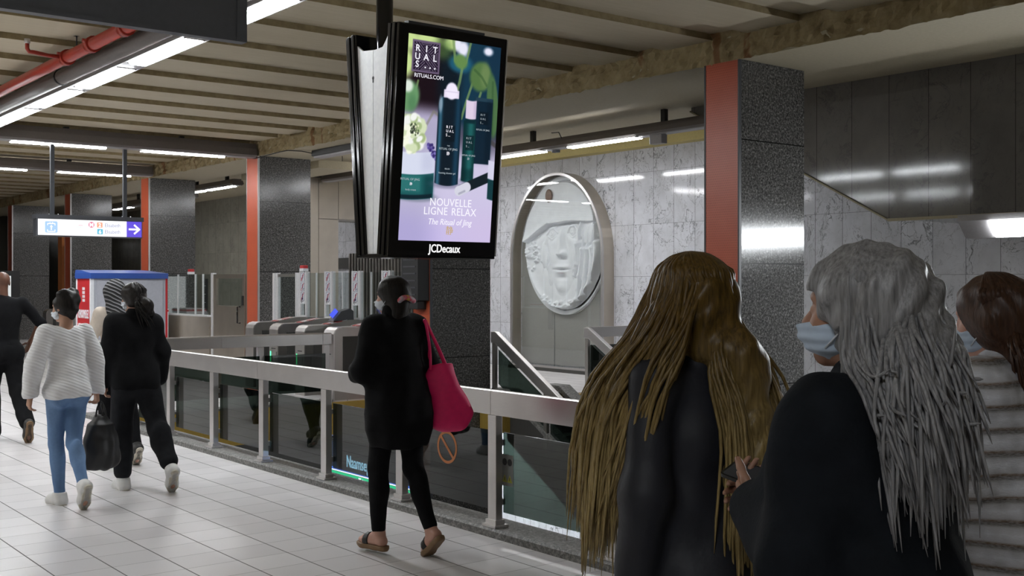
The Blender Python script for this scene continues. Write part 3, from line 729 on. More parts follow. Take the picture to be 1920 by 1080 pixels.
tx('M', .085, .868, .175, M['sgnw'], align='CENTER', bold=.004); tx('2', .085, 1.003, .175, M['sgnw'], align='CENTER', bold=.003); tx('6', .085, 1.008, .064, M['sgnw'], align='CENTER', bold=.003)
tx('Elisabeth', .085, 1.085, .175, M['sgnt'], sx=.86); tx('Elisabeth', .085, 1.085, .068, M['sgnt'], sx=.86)
flat('arrow', M['sgnw'], [seg((1.485, .148), (1.66, .148), .03), seg((1.575, .225), (1.672, .14), .03), seg((1.575, .071), (1.672, .156), .03)], t)
t = empty('hanging_sign', (-1.4, 5.0, 2.85), 0, 'large blank blue-grey sign back hanging at the upper left', 'sign')
MB().box(0, 3.71, 0, .05, 0, .62).build('panel', M['signback'], t, .006)
MB().box(3.67, 3.72, -.008, .055, -.005, .625).box(0, 3.72, -.006, .052, -.008, .012).build('frame', M['signback'], t)
for x in (.6, 3.0): MB().tube([(x, .025, .6), (x, .025, 1.42)], .025, 10).build('rod', M['dgrey'], t)
MB().tube([(3.6, .03, .56), (3.6, -.004, .56)], .012, 8).build('screw', M['dgrey'], t)
# ---------------------------------------------------------------- hanging double display
D = empty('display_unit', (4.46, 7.18, 1.90), 0, 'hanging black double sided advertising screen showing bath products, above the rail', 'display')
TW, TH, TT = 1.005, 1.727, .15
tilt = math.atan(.165 / 1.72)
case = MB().box(0, TW, 0, TT, 0, TH).build('front_screen_casing', M['black'], D, .008)
case.rotation_euler = (tilt, 0, 0)
for a in (.045, .10): MB().box(-.012, .0, a, a + .038, .0, TH).build('side_rib', M['black'], case, .006)
MB().box(.08, .78, -.0, .06, TH, TH + .018).build('top_cover', M['blackm'], case)
MB().tube([(TW + .002, .0, .01), (TW + .002, 0, TH - .01)], .006, 8).build('edge_trim', M['alu'], case)
back = MB().box(0, TW, -TT, 0, 0, TH).build('back_screen_casing', M['black'], D, .008)
back.location = (0, .46, 0); back.rotation_euler = (-tilt, 0, 0)
for a in (-.14, -.075): MB().box(-.012, .0, a, a + .038, .0, TH).build('side_rib', M['black'], back, .006)
pic_b = box('lit_screen', M['poster'], .085, .945, .001, .004, .12, 1.653, back)
def yb(z): return (.15 - z * math.tan(tilt), .31 + z * math.tan(tilt))
for x0 in (.015, TW - .03):
    z1 = 1.62; ya, yb_ = yb(0); yc, yd = yb(z1)
    nt = [(yd, z1 + .06), (yd - .05, z1 + .03), (yd - .10, z1 - .03), (yd - .16, z1 - .06), (yc + .16, z1 - .06), (yc + .06, z1 - .04), (yc, z1 + .02)]
    nt = [(yc, z1 + .06), (yc + .05, z1 + .0), (yc + .10, z1 - .045), (yc + .20, z1 - .05), (yd - .08, z1 - .03), (yd, z1 + .02)]
    ym = .23
    MB().prism([(ya, .02), (ym - .003, .02), (ym - .003, z1 - .05)] + nt[:3][::-1], 0, x0, x0 + .015).build('white_side_panel', M['wpanel'], D)
    MB().prism([(ym + .003, .02), (yb_, .02)] + nt[3:][::-1] + [(ym + .003, z1 - .05)], 0, x0, x0 + .015).build('white_side_panel', M['wpanel'], D)
    MB().tube([(x0 - .002, ym, 1.36), (x0 + .01, ym, 1.36)], .014, 10).box(x0 - .002, x0 + .006, ym - .008, ym + .008, 1.325, 1.36).build('lock', M['blackm'], D)
MB().box(0.0, TW, .0, .46, -.012, .02).build('bottom_cover', M['black'], D, .006)
MB().tube([(.16, .30, .3), (.16, .30, 2.36)], .066, 20).build('pole', M['black'], D)
# picture on the front screen, painted into vertex colours (it is flat and self-lit)
NS, NT = 230, 410
S_, T_ = np.meshgrid(np.linspace(0, 1, NS), np.linspace(0, 1, NT), indexing='ij')
AR = 1.533 / .86
img = np.zeros((NS, NT, 3))
def sm(e0, e1, x): t = np.clip((x - e0) / (e1 - e0), 0, 1); return t * t * (3 - 2 * t)
def lay(mask, col):
    global img
    col = np.asarray(col, float) / 255.0
    img = img * (1 - mask[..., None]) + (col if col.ndim > 1 else col[None, None]) * mask[..., None]
def ell(cs, ct, rs_, rt, soft=.15, ang=0):
    ds = S_ - cs; dt = (T_ - ct) * AR; a = R(ang); x = ds * math.cos(a) + dt * math.sin(a); y = -ds * math.sin(a) + dt * math.cos(a)
    return 1 - sm(1 - soft, 1 + soft, np.sqrt((x / rs_) ** 2 + (y / (rt * AR)) ** 2))
def rect(s0, s1, t0, t1, e=.004, curve=0):
    tt = T_ - curve * (1 - ((S_ - (s0 + s1) / 2) / ((s1 - s0) / 2 + 1e-6)) ** 2).clip(0, 1)
    return sm(s0 - e, s0 + e, S_) * (1 - sm(s1 - e, s1 + e, S_)) * sm(t0 - e / 1.5, t0 + e / 1.5, tt) * (1 - sm(t1 - e / 1.5, t1 + e / 1.5, tt))
def line_(pts, w, soft=.4):
    m = np.zeros_like(S_)
    for (a, b), (c_, d) in zip(pts, pts[1:]):
        vx, vy = c_ - a, (d - b) * AR; L = vx * vx + vy * vy + 1e-9
        t = np.clip(((S_ - a) * vx + (T_ - b) * AR * vy) / L, 0, 1)
        dd = np.hypot(S_ - a - t * vx, (T_ - b) * AR - t * vy); m = np.maximum(m, 1 - sm(w * (1 - soft), w * (1 + soft), dd))
    return m
r4 = np.random.RandomState(5)
lay(np.ones_like(S_), (28, 62, 82)); lay(1 - sm(.35, .55, S_), (34, 22, 30)); lay(ell(.45, .2, .12, .2, .6), (22, 34, 44))
lay(ell(.56, .11, .13, .045, .3), (40, 96, 118)); lay(sm(.72, .95, S_) * (1 - sm(.0, .35, T_)) * .6, (26, 52, 74))
lay(sm(.33, .43, T_ + .03 * (1 - sm(.3, .5, S_)) - .09 * sm(.5, .7, S_)), (176, 170, 196))
lay(ell(.8, .50, .35, .09, .5) * .8, (52, 50, 66)); lay(sm(.42, .62, T_) * .75, (208, 202, 226)); lay(sm(.7, 1.0, T_) * .7, (196, 184, 224))
lay(ell(.05, .98, .3, .12, .7) * .5, (176, 164, 226)); lay(ell(.95, .96, .3, .12, .7) * .3, (206, 190, 214))
lay(sm(.38, .5, T_) * (1 - sm(.15, .5, S_)) * .35, (150, 150, 172))
for c_ in ((.02, .03, .10, .05), (.2, .015, .14, .03), (-.01, .14, .08, .07), (.45, .02, .08, .03)): lay(ell(*c_, .5), (196, 214, 150))
lay(ell(.36, .05, .1, .05, .6) * .6, (96, 128, 72))
for c_ in ((.58, .035, .06, .04), (.52, .02, .04, .03), (.86, .03, .05, .02)): lay(ell(*c_, .5), (222, 222, 236))
for p_ in (([(.47, .0), (.5, .1), (.58, .13), (.56, .2), (.5, .33)], .014), ([(.66, .0), (.62, .1)], .012), ([(.7, .2), (.64, .3), (.6, .38)], .012), ([(.80, .24), (.75, .33), (.68, .40)], .012), ([(.12, .22), (.08, .33)], .01)):
    lay(line_(p_[0], p_[1]) * .8, (124, 150, 100))
lay(ell(.56, .10, .075, .035, .3, 20), (106, 140, 84)); lay(ell(.79, .16, .12, .075, .2, 15), (92, 122, 76)); lay(ell(.84, .15, .05, .06, .5) * .7, (120, 142, 96))
lay(line_([(.72, .13), (.8, .16), (.86, .2)], .012) * .5, (60, 92, 56)); lay(ell(.94, .30, .065, .16, .15, -6), (84, 116, 78)); lay(line_([(.93, .18), (.95, .44)], .012) * .5, (60, 92, 60))
lay(ell(.04, .30, .10, .075, .25, 10), (110, 152, 110)); lay(ell(.02, .25, .05, .03, .4), (214, 224, 214)); lay(ell(.07, .33, .04, .04, .6) * .6, (84, 128, 92))
lay(line_([(.2, .46), (.3, .36), (.36, .38)], .012) * .5, (130, 128, 110)); lay(line_([(.86, .46), (1, .5)], .02) * .7, (74, 72, 70))
# tube at the back
lay(rect(.74, .945 , .268, .60), (22, 44, 60)); lay(rect(.745, .94, .265, .283), (44, 70, 86)); lay(rect(.88, .94, .28, .59, .03) * .5, (14, 30, 42))
# jar on the left with flower
lay(ell(.16, .785, .22, .025, .3) * .5, (110, 120, 130)); lay(rect(-.2, .335, .66, .785, .005, .015), (36, 96, 98)); lay(rect(.24, .335, .67, .785, .03) * .6, (16, 60, 66)); lay(rect(-.2, .325, .765, .785, .006, .012), (20, 44, 54))
lay(rect(-.02, .2, .68, .76, .02) * .5, (70, 142, 138)); lay(rect(-.2, .335, .555, .662, .005, .015), (208, 212, 228)); lay(rect(.2, .335, .56, .66, .05) * .4, (176, 178, 204))
for k in range(90):
    a = r4.rand() * 6.28; q = math.sqrt(r4.rand()); cs, ct = .09 + .115 * q * math.cos(a), .475 + .085 * q * math.sin(a)
    lay(ell(cs, ct, .012 + .03 * q * r4.rand() + .008, .012 + .012 * q, .3, r4.rand() * 180), [(236, 238, 222), (206, 216, 184), (168, 184, 140), (232, 234, 230)][k % 4])
for k in range(45):
    a = r4.rand() * 6.28; q = r4.rand() * .55; lay(ell(.11 + .09 * q * math.cos(a), .455 + .055 * q * math.sin(a), .008, .006, .4), [(96, 110, 84), (220, 224, 190), (60, 66, 58)][k % 3])
for k in range(26):
    q = r4.rand(); lay(ell(.255 + .10 * q + .015 * r4.randn(), .525 + .065 * q + .008 * r4.randn(), .014, .008, .4), [(96, 84, 150), (66, 56, 116), (132, 122, 184)][k % 3])
# foam can
lay(ell(.47, .715, .16, .02, .5) * .5, (96, 96, 118))
body = rect(.345, .60, .33, .71, .004, .012); sh = ell(.4725, .335, .1275, .072, .02); bd = np.maximum(body, sh)
sh_ = (S_ - .345) / .255
cc = np.stack([22 + 36 * np.exp(-((sh_ - .12) / .08) ** 2) + 10 * np.exp(-((sh_ - .85) / .1) ** 2), 36 + 66 * np.exp(-((sh_ - .12) / .08) ** 2) + 30 * np.exp(-((sh_ - .85) / .12) ** 2), 48 + 76 * np.exp(-((sh_ - .12) / .08) ** 2) + 40 * np.exp(-((sh_ - .85) / .12) ** 2)], -1)
lay(bd, cc); lay(ell(.37, .32, .02, .04, .5) * .8, (150, 168, 184))
lay(rect(.398, .562, .245, .285, .006), (224, 214, 232)); lay(ell(.48, .25, .065, .042, .15), (232, 224, 240)); lay(rect(.40, .56, .252, .256, .004) * .6, (190, 180, 206))
# slim bottle
lay(ell(.70, .69, .09, .015, .5) * .5, (96, 96, 118)); sh2 = (S_ - .63) / .135
cc = np.stack([14 + 26 * np.exp(-((sh2 - .6) / .3) ** 2), 52 + 50 * np.exp(-((sh2 - .6) / .3) ** 2), 56 + 46 * np.exp(-((sh2 - .6) / .3) ** 2)], -1)
lay(rect(.63, .765, .385, .69, .005, .006), cc); lay(rect(.645, .755, .375, .40, .008), (20, 52, 60)); lay(rect(.635, .76, .63, .69, .02) * .5, (12, 44, 48))
lay(rect(.645, .76, .283, .375, .005, .004), (214, 200, 220)); lay(rect(.735, .76, .285, .372, .02) * .5, (176, 160, 190))
# lying tube and jar at the right
lay(line_([(.64, .735), (.98, .655)], .045, .1), (26, 38, 46)); lay(line_([(.615, .743), (.70, .722)], .046, .1), (206, 206, 218)); lay(line_([(.62, .757), (.68, .742)], .01) * .6, (150, 150, 166))
lay(rect(.935, 1.2, .665, .775, .005, .01), (26, 66, 72)); lay(rect(.93, 1.2, .575, .67, .006, .01), (206, 204, 224))
# logo block with its line maze
lay(rect(.045, .335, .024, .178, .004), (112, 98, 122)); lay(rect(.062, .318, .034, .168, .003), (40, 30, 50))
ls = (S_ - .19) / .128; lt = (T_ - .101) / .067
rad = np.abs(ls) + np.abs(lt); mz = (np.abs(((np.maximum(np.abs(ls), np.abs(lt)) * 9) % 1) - .5) < .16)
dg = (np.abs(((ls - lt) * 4.5) % 1 - .5) < .15) & (np.abs(ls - lt) < .55); dg2 = (np.abs(((ls + lt) * 4.5) % 1 - .5) < .15) & (np.abs(ls + lt) < .55)
mm = np.where(np.abs(ls - lt) < .55, dg, np.where(np.abs(ls + lt) < .55, dg2, mz)) & (np.maximum(np.abs(ls), np.abs(lt)) < .97)
lay(mm * .7, (150, 138, 158))
for s0, t0, s1, t1 in ((.43, .42, .54, .50), (.66, .46, .75, .535), (.80, .335, .90, .40)): lay(rect(s0, s1, t0, t1, .004) * .55, (14, 24, 32))
lin = np.where(img <= .04045, img / 12.92, ((img + .055) / 1.055) ** 2.4); lin = lin ** 1.14
P = np.stack([.085 + .86 * S_, np.full_like(S_, -.0022), 1.653 - 1.533 * T_], -1)
n = N('screen_picture'); at = n.new('Attribute'); at.attribute_name = 'picture'; n.set((.01, .01, .01), .15)
n.t.links.new(at.outputs['Color'], n.b.inputs['Emission Color']); n.b.inputs['Emission Strength'].default_value = .70
scr = MB().grid(P[:, ::-1], 0, True).build('screen_picture', n.mat, case)
ca = scr.data.color_attributes.new('picture', 'FLOAT_COLOR', 'POINT')
ca.data.foreach_set('color', np.concatenate([lin[:, ::-1], np.ones((NS, NT, 1))], -1).astype(np.float32).ravel())
M['lw'] = emit('screen_white_lettering', (.86, .84, .92), 0.660); M['lwd'] = emit('screen_soft_lettering', (.30, .36, .40), 0.660); M['lgo'] = emit('screen_gold_character', (.50, .33, .09), 0.660)
def st_(s_, size, s, t, m=None, **k): return text(s_, size, frame((.085 + .86 * s, -.0042, 1.653 - 1.533 * t), (1, 0, 0), (0, 0, 1)), m or M['lw'], case, ext=.0006, **k)
for row, tt in (('RIT', .078), ('UAL', .118), ('S', .155)):
    for ch, ss in zip(row, (.10, .19, .28)): st_(ch, .068, ss, tt, align='CENTER', bold=.0008)
for ss in (.185, .235, .285): st_('.', .068, ss, .155, align='CENTER', bold=.002)
st_('RITUALS.COM', .042, .075, .203, sx=1.0)
st_('NOUVELLE', .084, .535, .823, align='CENTER', sx=.92, spacing=1.06); st_('LIGNE', .084, .505, .868, align='RIGHT', sx=.92, spacing=1.06); st_('RELAX', .084, .545, .868, sx=.92, spacing=1.06)
st_('The Ritual of Jing', .066, .535, .917, align='CENTER', shear=.22, sx=.9); st_('静', .072, .535, .962, M['lgo'], align='CENTER')
for k, (row, tt) in enumerate((('R I T', .435), ('U A L', .455), ('S ...', .475))):
    st_(row, .03, .44, tt); st_(row, .024, .665, tt + .045, M['lwd']); st_(row, .022, .81, tt - .08, M['lwd'])
for s_, z, s, t, m in (('THE', .014, .475, .525, 'lwd'), ('RITUAL OF JING', .024, .475, .543, 'lwd'), ('静', .03, .475, .567, 'lw'), ('RELAX', .016, .475, .64, 'lwd'), ('foaming shower gel', .02, .475, .662, 'lwd'),
                       ('RITUAL OF JING', .018, .70, .565, 'lwd'), ('静', .022, .70, .583, 'lwd'), ('RITUAL OF JING', .018, .845, .43, 'lwd'), ('RITUAL OF JING', .024, .09, .705, 'lwd'), ('静', .024, .10, .728, 'lw'), ('body cream', .02, .10, .755, 'lwd')):
    st_(s_, z, s, t, M[m], align='CENTER')
M['logo'] = emit('casing_white_lettering', (.95, .95, .95), 0.627)
text('JCDecaux', .088, frame((.365, -.0028, .034), (1, 0, 0), (0, 0, 1)), M['logo'], case, sx=.82, bold=.0012)

# ---------------------------------------------------------------- wall case with the oval relief
A = empty('relief_case', (13.95, 16.42, 0), 0, 'arched steel and glass wall case around the white oval relief', 'display case')
hw, zs, rz_ = 1.36, 2.2, 1.6
out = [(-hw, .06)] + [(-hw * math.cos(R(a)), zs + rz_ * math.sin(R(a))) for a in range(0, 181, 6)] + [(hw, .06)]
inn = [(-hw + .05, .10)] + [(-(hw - .05) * math.cos(R(a)), zs + (rz_ - .05) * math.sin(R(a))) for a in range(0, 181, 6)] + [(hw - .05, .10)]
fr = MB(); m_ = len(out)
for xa, xb, A_, B_ in ((-.03, .0, out, inn),):
    vs = [(xa, *p) for p in A_] + [(xa, *p) for p in B_] + [(xb, *p) for p in A_] + [(xb, *p) for p in B_]
    fs = [(i, (i + 1) % m_, m_ + (i + 1) % m_, m_ + i) for i in range(m_)] + [(2 * m_ + i, 3 * m_ + i, 3 * m_ + (i + 1) % m_, 2 * m_ + (i + 1) % m_) for i in range(m_)]
    fs += [(i, 2 * m_ + i, 2 * m_ + (i + 1) % m_, (i + 1) % m_) for i in range(m_)] + [(m_ + i, m_ + (i + 1) % m_, 3 * m_ + (i + 1) % m_, 3 * m_ + i) for i in range(m_)]
    fr.add(vs, fs)
fr.build('front_frame', M['steel'], A)
sh = MB(); vs = [(0, *p) for p in out] + [(.25, *p) for p in out] + [(0, *p) for p in inn] + [(.25, *p) for p in inn]
for i in range(m_ - 1): sh.add([(0, *out[i]), (.25, *out[i]), (.25, *out[i + 1]), (0, *out[i + 1])], [(0, 1, 2, 3)], 0, True)
sh.build('side_shell', M['steel_w'], A)
gq = MB().prism([(p[0], p[1]) for p in inn], 0, -.015, -.008).build('glass_front', M['cglass'], A)
M['casebk'] = plain('pale_grey_case_back', (.30, .295, .28), .6)
MB().prism([(p[0], p[1]) for p in inn], 0, .235, .248).build('back_board', M['casebk'], A)
MB().box(-.06, .25, -1.4, 1.4, 0, .06).build('plinth', M['dark'], A)
MB().box(-.022, -.016, -.004, .004, .1, 1.1).build('glass_joint', M['dgrey'], A)
# the relief itself: a generic plaster face, hand and drapery carved on an oval slab
NU, NV = 300, 330
U, V = np.meshgrid(np.linspace(-1, 1, NU), np.linspace(-1, 1, NV), indexing='ij')
rr = np.sqrt(U ** 2 + V ** 2)
def bump(cu, cv, ru, rv, p=1.0): return np.clip(1 - ((U - cu) / ru) ** 2 - ((V - cv) / rv) ** 2, 0, 1) ** (.5 * p)
def gau(cu, cv, ru, rv): return np.exp(-((U - cu) / ru) ** 2 - ((V - cv) / rv) ** 2)
def rid(pts, w, h):
    o = np.zeros_like(U)
    for k in range(len(pts) - 1):
        (a, b), (c_, d) = pts[k], pts[k + 1]; wa = w[k]; wb = w[k + 1]
        vx, vy = c_ - a, d - b; t = np.clip(((U - a) * vx + (V - b) * vy) / (vx * vx + vy * vy + 1e-9), 0, 1)
        dd = np.hypot(U - a - t * vx, (V - b - t * vy)); ww = wa + (wb - wa) * t
        o = np.maximum(o, np.sqrt(np.clip(1 - (dd / ww) ** 2, 0, 1)) * h * (ww / max(w)))
    return o
h = .05 * np.sqrt(np.clip(1 - rr ** 2, 0, 1))
face = bump(.0, -.17, .42, .62); h = h + .10 * face
# drapery and hair at the left
lft = sm(-.28, -.40, U + .12 * V) * sm(.42, .3, V)
h = h + lft * (.035 + .022 * np.sin(34 * U + 9 * V + 2.5 * np.sin(4 * V)) + .010 * np.sin(75 * U + 20 * V))
h = np.maximum(h, .05 + rid([(-.36, .33), (-.42, .1), (-.50, -.2), (-.50, -.55)], [.06, .05, .05, .03], .08)); h = np.maximum(h, .05 + .09 * bump(-.47, -.13, .10, .24))
h = h - .05 * rid([(-.37, .0), (-.34, -.2), (-.37, -.42)], [.03, .03, .02], 1) * 1.0
# eyes, nose, lips, chin
for cu, cv in ((-.27, .17), (.24, .19)):
    h = h - .045 * gau(cu, cv, .16, .085); h = np.maximum(h, .075 + .055 * bump(cu, cv, .085, .075)); q = np.hypot((U - cu) / .034, (V - cv) / .036)
    h = h - .012 * np.exp(-((q - 1) / .25) ** 2) - .010 * (q < .5)
    h = np.maximum(h, .09 + rid([(cu - .13, cv - .01), (cu - .05, cv + .075), (cu + .05, cv + .08), (cu + .13, cv + .01)], [.018, .026, .026, .016], .04))
    h = np.maximum(h, .08 + rid([(cu - .12, cv - .03), (cu, cv - .085), (cu + .12, cv - .02)], [.014, .02, .012], .035))
    h = h + .03 * gau(cu, cv + .15, .15, .045)
h = h + .11 * np.exp(-((U - .0 + .02 * (V - .1)) / (.05 + .05 * sm(.1, -.12, V))) ** 2) * sm(.26, .12, V) * sm(-.22, -.12, V) * (.55 + .45 * sm(.2, -.1, V))
for cu in (-.075, .075): h = h + .035 * gau(cu, -.125, .04, .04); h = h - .04 * gau(cu * .55, -.175, .022, .018)
h = h + .045 * gau(-.02, -.315, .14, .032) + .04 * gau(-.02, -.385, .11, .035) - .045 * gau(-.02, -.35, .13, .012)
h = h + .055 * gau(-.01, -.62, .12, .09) - .03 * gau(-.01, -.47, .10, .03) + .02 * gau(-.25, -.2, .14, .16) + .02 * gau(.25, -.2, .14, .16)
h = np.maximum(h, .045 + rid([(-.22, -.75), (-.02, -.82), (.25, -.68)], [.05, .06, .05], .06)); h = np.maximum(h, .05 + rid([(.33, -.35), (.15, -.44), (.02, -.5)], [.05, .04, .02], .05))
for q in (.05, .13, .21): h = np.maximum(h, .06 + rid([(.34 - q * .2, -.52 - q), (.05, -.60 - q * .7)], [.022, .012], .035))
# hand on the right
hb = bump(.62, .06, .32, .36); h = np.maximum(h, .05 + .13 * hb)
for k, (a, b_, c_) in enumerate((((.42, .0), (.38, -.28), (.30, -.42)), ((.50, -.08), (.44, -.45), (.37, -.83)), ((.61, -.08), (.55, -.48), (.48, -.84)), ((.73, -.06), (.69, -.45), (.60, -.76)), ((.84, -.0), (.86, -.28), (.76, -.50)))):
    w_ = [.078, .07, .05] if k else [.09, .08, .06]
    md = ((a[0] + b_[0]) / 2, (a[1] + b_[1]) / 2)
    h = np.maximum(h - .03 * rid([a, b_, c_], [1.35 * q for q in w_], 1), .05 + rid([a, b_, c_], w_, .19)); h = h + .012 * gau(b_[0], b_[1], .045, .03) + .010 * gau((b_[0] + c_[0]) / 2, (b_[1] + c_[1]) / 2, .04, .025)
    h = np.maximum(h, .10 + rid([(a[0] + .04, a[1] + .36), a], [.018, .03], .12)); h = h - .012 * gau(c_[0], c_[1] + .03, .022, .03)
h = h + .007 * np.sin(28 * V + 6 * U) * hb
# small blossoms
r5 = np.random.RandomState(11)
for _ in range(120):
    if r5.rand() < .5: cu, cv = -.80 + .14 * r5.randn() * .8, -.08 + .13 * r5.randn()
    else: a = r5.rand(); cu, cv = -.5 + .95 * a, -.78 - .12 * math.sin(a * 3.14) + .035 * r5.randn()
    h = h + .028 * gau(cu, cv, .022, .02)
# smooth cap over the brow, with its edge
edge = np.where(U < -.3, .32 + (U + .3) * .42 - .1 * np.clip(-U - .75, 0, 1), .32 + .01 * np.sin(6 * U))
cap = sm(-.004, .012, V - edge)
h = h * (1 - cap) + cap * (.14 + .10 * np.sqrt(np.clip(1 - rr ** 2, 0, 1)) - .10 * np.clip(V, 0, 1) ** 2)
rim = sm(.90, .93, rr); low = (V < -.3)
h = h * (1 - rim) + rim * (.015 + .01 * (1 - rr))
h = np.clip(h, .0, .4)
def blur(a, n):
    k = np.hanning(2 * n + 1); k /= k.sum()
    for ax_ in (0, 1): a = np.apply_along_axis(lambda v: np.convolve(np.pad(v, n, 'edge'), k, 'valid'), ax_, a)
    return a
hb_ = blur(h, 26); h = np.clip(.05 + hb_ * .40 + (h - hb_) * 2.3, 0, .29)
rm = np.minimum(1, 1 / np.maximum(rr, 1e-6)); sq = 1  # map the square grid onto the disc
Ud = U * np.sqrt(np.clip(1 - V ** 2 / 2, 0, 1)); Vd = V * np.sqrt(np.clip(1 - U ** 2 / 2, 0, 1))
# resample heights at the disc positions
iu = np.clip((Ud + 1) / 2 * (NU - 1), 0, NU - 1.001); iv = np.clip((Vd + 1) / 2 * (NV - 1), 0, NV - 1.001)
i0, j0 = iu.astype(int), iv.astype(int); fu, fv = iu - i0, iv - j0
hd = h[i0, j0] * (1 - fu) * (1 - fv) + h[i0 + 1, j0] * fu * (1 - fv) + h[i0, j0 + 1] * (1 - fu) * fv + h[i0 + 1, j0 + 1] * fu * fv
PP = np.stack([-hd * .72, -Ud * 1.18, Vd * 1.33], -1)
M['plast'] = plain('white_cast_plaster', (.80, .81, .84), .55, 0, .4, .04, 8)
Rl = empty('oval_relief', (14.15, 16.36, 2.42), 0, 'white oval plaster relief of a capped face and a hand inside the wall case', 'sculpture')
MB().grid(PP, 0, True).build('carved_face', M['plast'], Rl)
ov = [(-1.19 * math.cos(2 * math.pi * k / 64), 1.34 * math.sin(2 * math.pi * k / 64)) for k in range(64)]
MB().prism(ov, 0, .0, .045).build('backing_slab', M['plast'], Rl)
ex_ = MB(); c0 = (.55, .95)
ex_.grid([[(-.115 - .02 * math.cos(R(b)), .36 + .10 * math.sin(R(b)) * math.cos(2 * math.pi * a / 20), .96 + .13 * math.sin(R(b)) * math.sin(2 * math.pi * a / 20)) for b in range(0, 91, 15)] for a in range(21)])
M['brown'] = plain('brown_medallion', (.20, .12, .09), .4)
ex_.build('medallion', M['brown'], Rl)
# ---------------------------------------------------------------- people: smooth implicit bodies meshed on a grid
V3 = lambda *a: np.array(a, float)
def nrm(v): v = np.asarray(v, float); return v / (np.linalg.norm(v) + 1e-12)
def rotx(a): c, s = math.cos(a), math.sin(a); return np.array([[1, 0, 0], [0, c, -s], [0, s, c]])
def rotz(a): c, s = math.cos(a), math.sin(a); return np.array([[c, -s, 0], [s, c, 0], [0, 0, 1]])
def roty(a): c, s = math.cos(a), math.sin(a); return np.array([[c, 0, s], [0, 1, 0], [-s, 0, c]])
def cap_(a, b, ra, rb=None, k=.03): return ('c', np.asarray(a, float), np.asarray(b, float), ra, rb if rb is not None else ra, k)
def ell_(c, r, rot=None, k=.04): return ('e', np.asarray(c, float), np.asarray(r, float), np.eye(3) if rot is None else rot, k)
def sub_(p): return ('-',) + p
def cut_(pt, nrm_): return ('x', np.asarray(pt, float), nrm(nrm_))     # keep the side the normal points away from
def sdf_mesh(name, prims, hh, mat, parent, disp=None, smooth=True):
    lo = np.full(3, 9e9); hi = -lo
    for p in prims:
        if p[0] == 'c':
            for q, r in ((p[1], p[3]), (p[2], p[4])): lo = np.minimum(lo, q - r); hi = np.maximum(hi, q + r)
        elif p[0] == 'e': r = max(p[2]); lo = np.minimum(lo, p[1] - r); hi = np.maximum(hi, p[1] + r)
    lo -= 3 * hh + .02; hi += 3 * hh + .02
    n = np.ceil((hi - lo) / hh).astype(int) + 1
    ax = [lo[i] + hh * np.arange(n[i]) for i in range(3)]
    D_ = np.full(n, .25, np.float32)
    def region(a, b):
        i0 = np.clip(((a - lo) / hh).astype(int), 0, n - 1); i1 = np.clip(((b - lo) / hh).astype(int) + 2, 1, n)
        return tuple(slice(i0[i], i1[i]) for i in range(3))
    def pts(sl): return [ax[i][sl[i]].reshape([-1 if j == i else 1 for j in range(3)]) for i in range(3)]
    def dist(p, sl):
        X = pts(sl)
        if p[0] == 'c':
            a, b, ra, rb = p[1:5]; ab = b - a; L = ab @ ab + 1e-12
            px, py, pz = X[0] - a[0], X[1] - a[1], X[2] - a[2]
            t = np.clip((px * ab[0] + py * ab[1] + pz * ab[2]) / L, 0, 1)
            return np.sqrt((px - t * ab[0]) ** 2 + (py - t * ab[1]) ** 2 + (pz - t * ab[2]) ** 2) - (ra + (rb - ra) * t)
        c, r, M_ = p[1], p[2], p[3]
        q = [X[i] - c[i] for i in range(3)]
        q = [q[0] * M_[0, i] + q[1] * M_[1, i] + q[2] * M_[2, i] for i in range(3)]
        k0 = np.sqrt(sum((q[i] / r[i]) ** 2 for i in range(3))); k1 = np.sqrt(sum((q[i] / r[i] ** 2) ** 2 for i in range(3))) + 1e-9
        return k0 * (k0 - 1) / k1
    for p in prims:
        neg = p[0] == '-'; q = p[1:] if neg else p
        if q[0] == 'x':
            X = [ax[i].reshape([-1 if j == i else 1 for j in range(3)]) for i in range(3)]
            d = sum((X[i] - q[1][i]) * q[2][i] for i in range(3)); D_ = np.maximum(D_, d.astype(np.float32)); continue
        k = q[-1]
        if q[0] == 'c': a = np.minimum(q[1] - q[3], q[2] - q[4]); b = np.maximum(q[1] + q[3], q[2] + q[4])
        else: a = q[1] - max(q[2]); b = q[1] + max(q[2])
        sl = region(a - k - 2 * hh, b + k + 2 * hh); d = dist(q, sl); cur = D_[sl]
        if neg:
            h = np.maximum(k - np.abs(cur + d), 0) / max(k, 1e-6); D_[sl] = np.maximum(cur, -d) + h * h * k / 4
        else:
            h = np.maximum(k - np.abs(cur - d), 0) / max(k, 1e-6); D_[sl] = np.minimum(cur, d) - h * h * k / 4
    if disp is not None:
        X = np.meshgrid(*ax, indexing='ij', sparse=True); near = np.abs(D_) < .06
        D_ = np.where(near, D_ + disp(*X), D_).astype(np.float32)
    D_[0], D_[-1] = .2, .2; D_[:, 0], D_[:, -1] = .2, .2; D_[:, :, 0], D_[:, :, -1] = .2, .2
    # surface nets
    s = D_ < 0; c8 = [(i, j, k) for i in (0, 1) for j in (0, 1) for k in (0, 1)]
    m = n - 1
    cnt = sum(s[i:i + m[0], j:j + m[1], k:k + m[2]].astype(np.int8) for i, j, k in c8)
    act = np.argwhere((cnt > 0) & (cnt < 8)); idx = -np.ones(m, np.int64); idx[tuple(act.T)] = np.arange(len(act))
    vv = {c: D_[act[:, 0] + c[0], act[:, 1] + c[1], act[:, 2] + c[2]] for c in c8}
    acc = np.zeros((len(act), 3)); w = np.zeros(len(act))
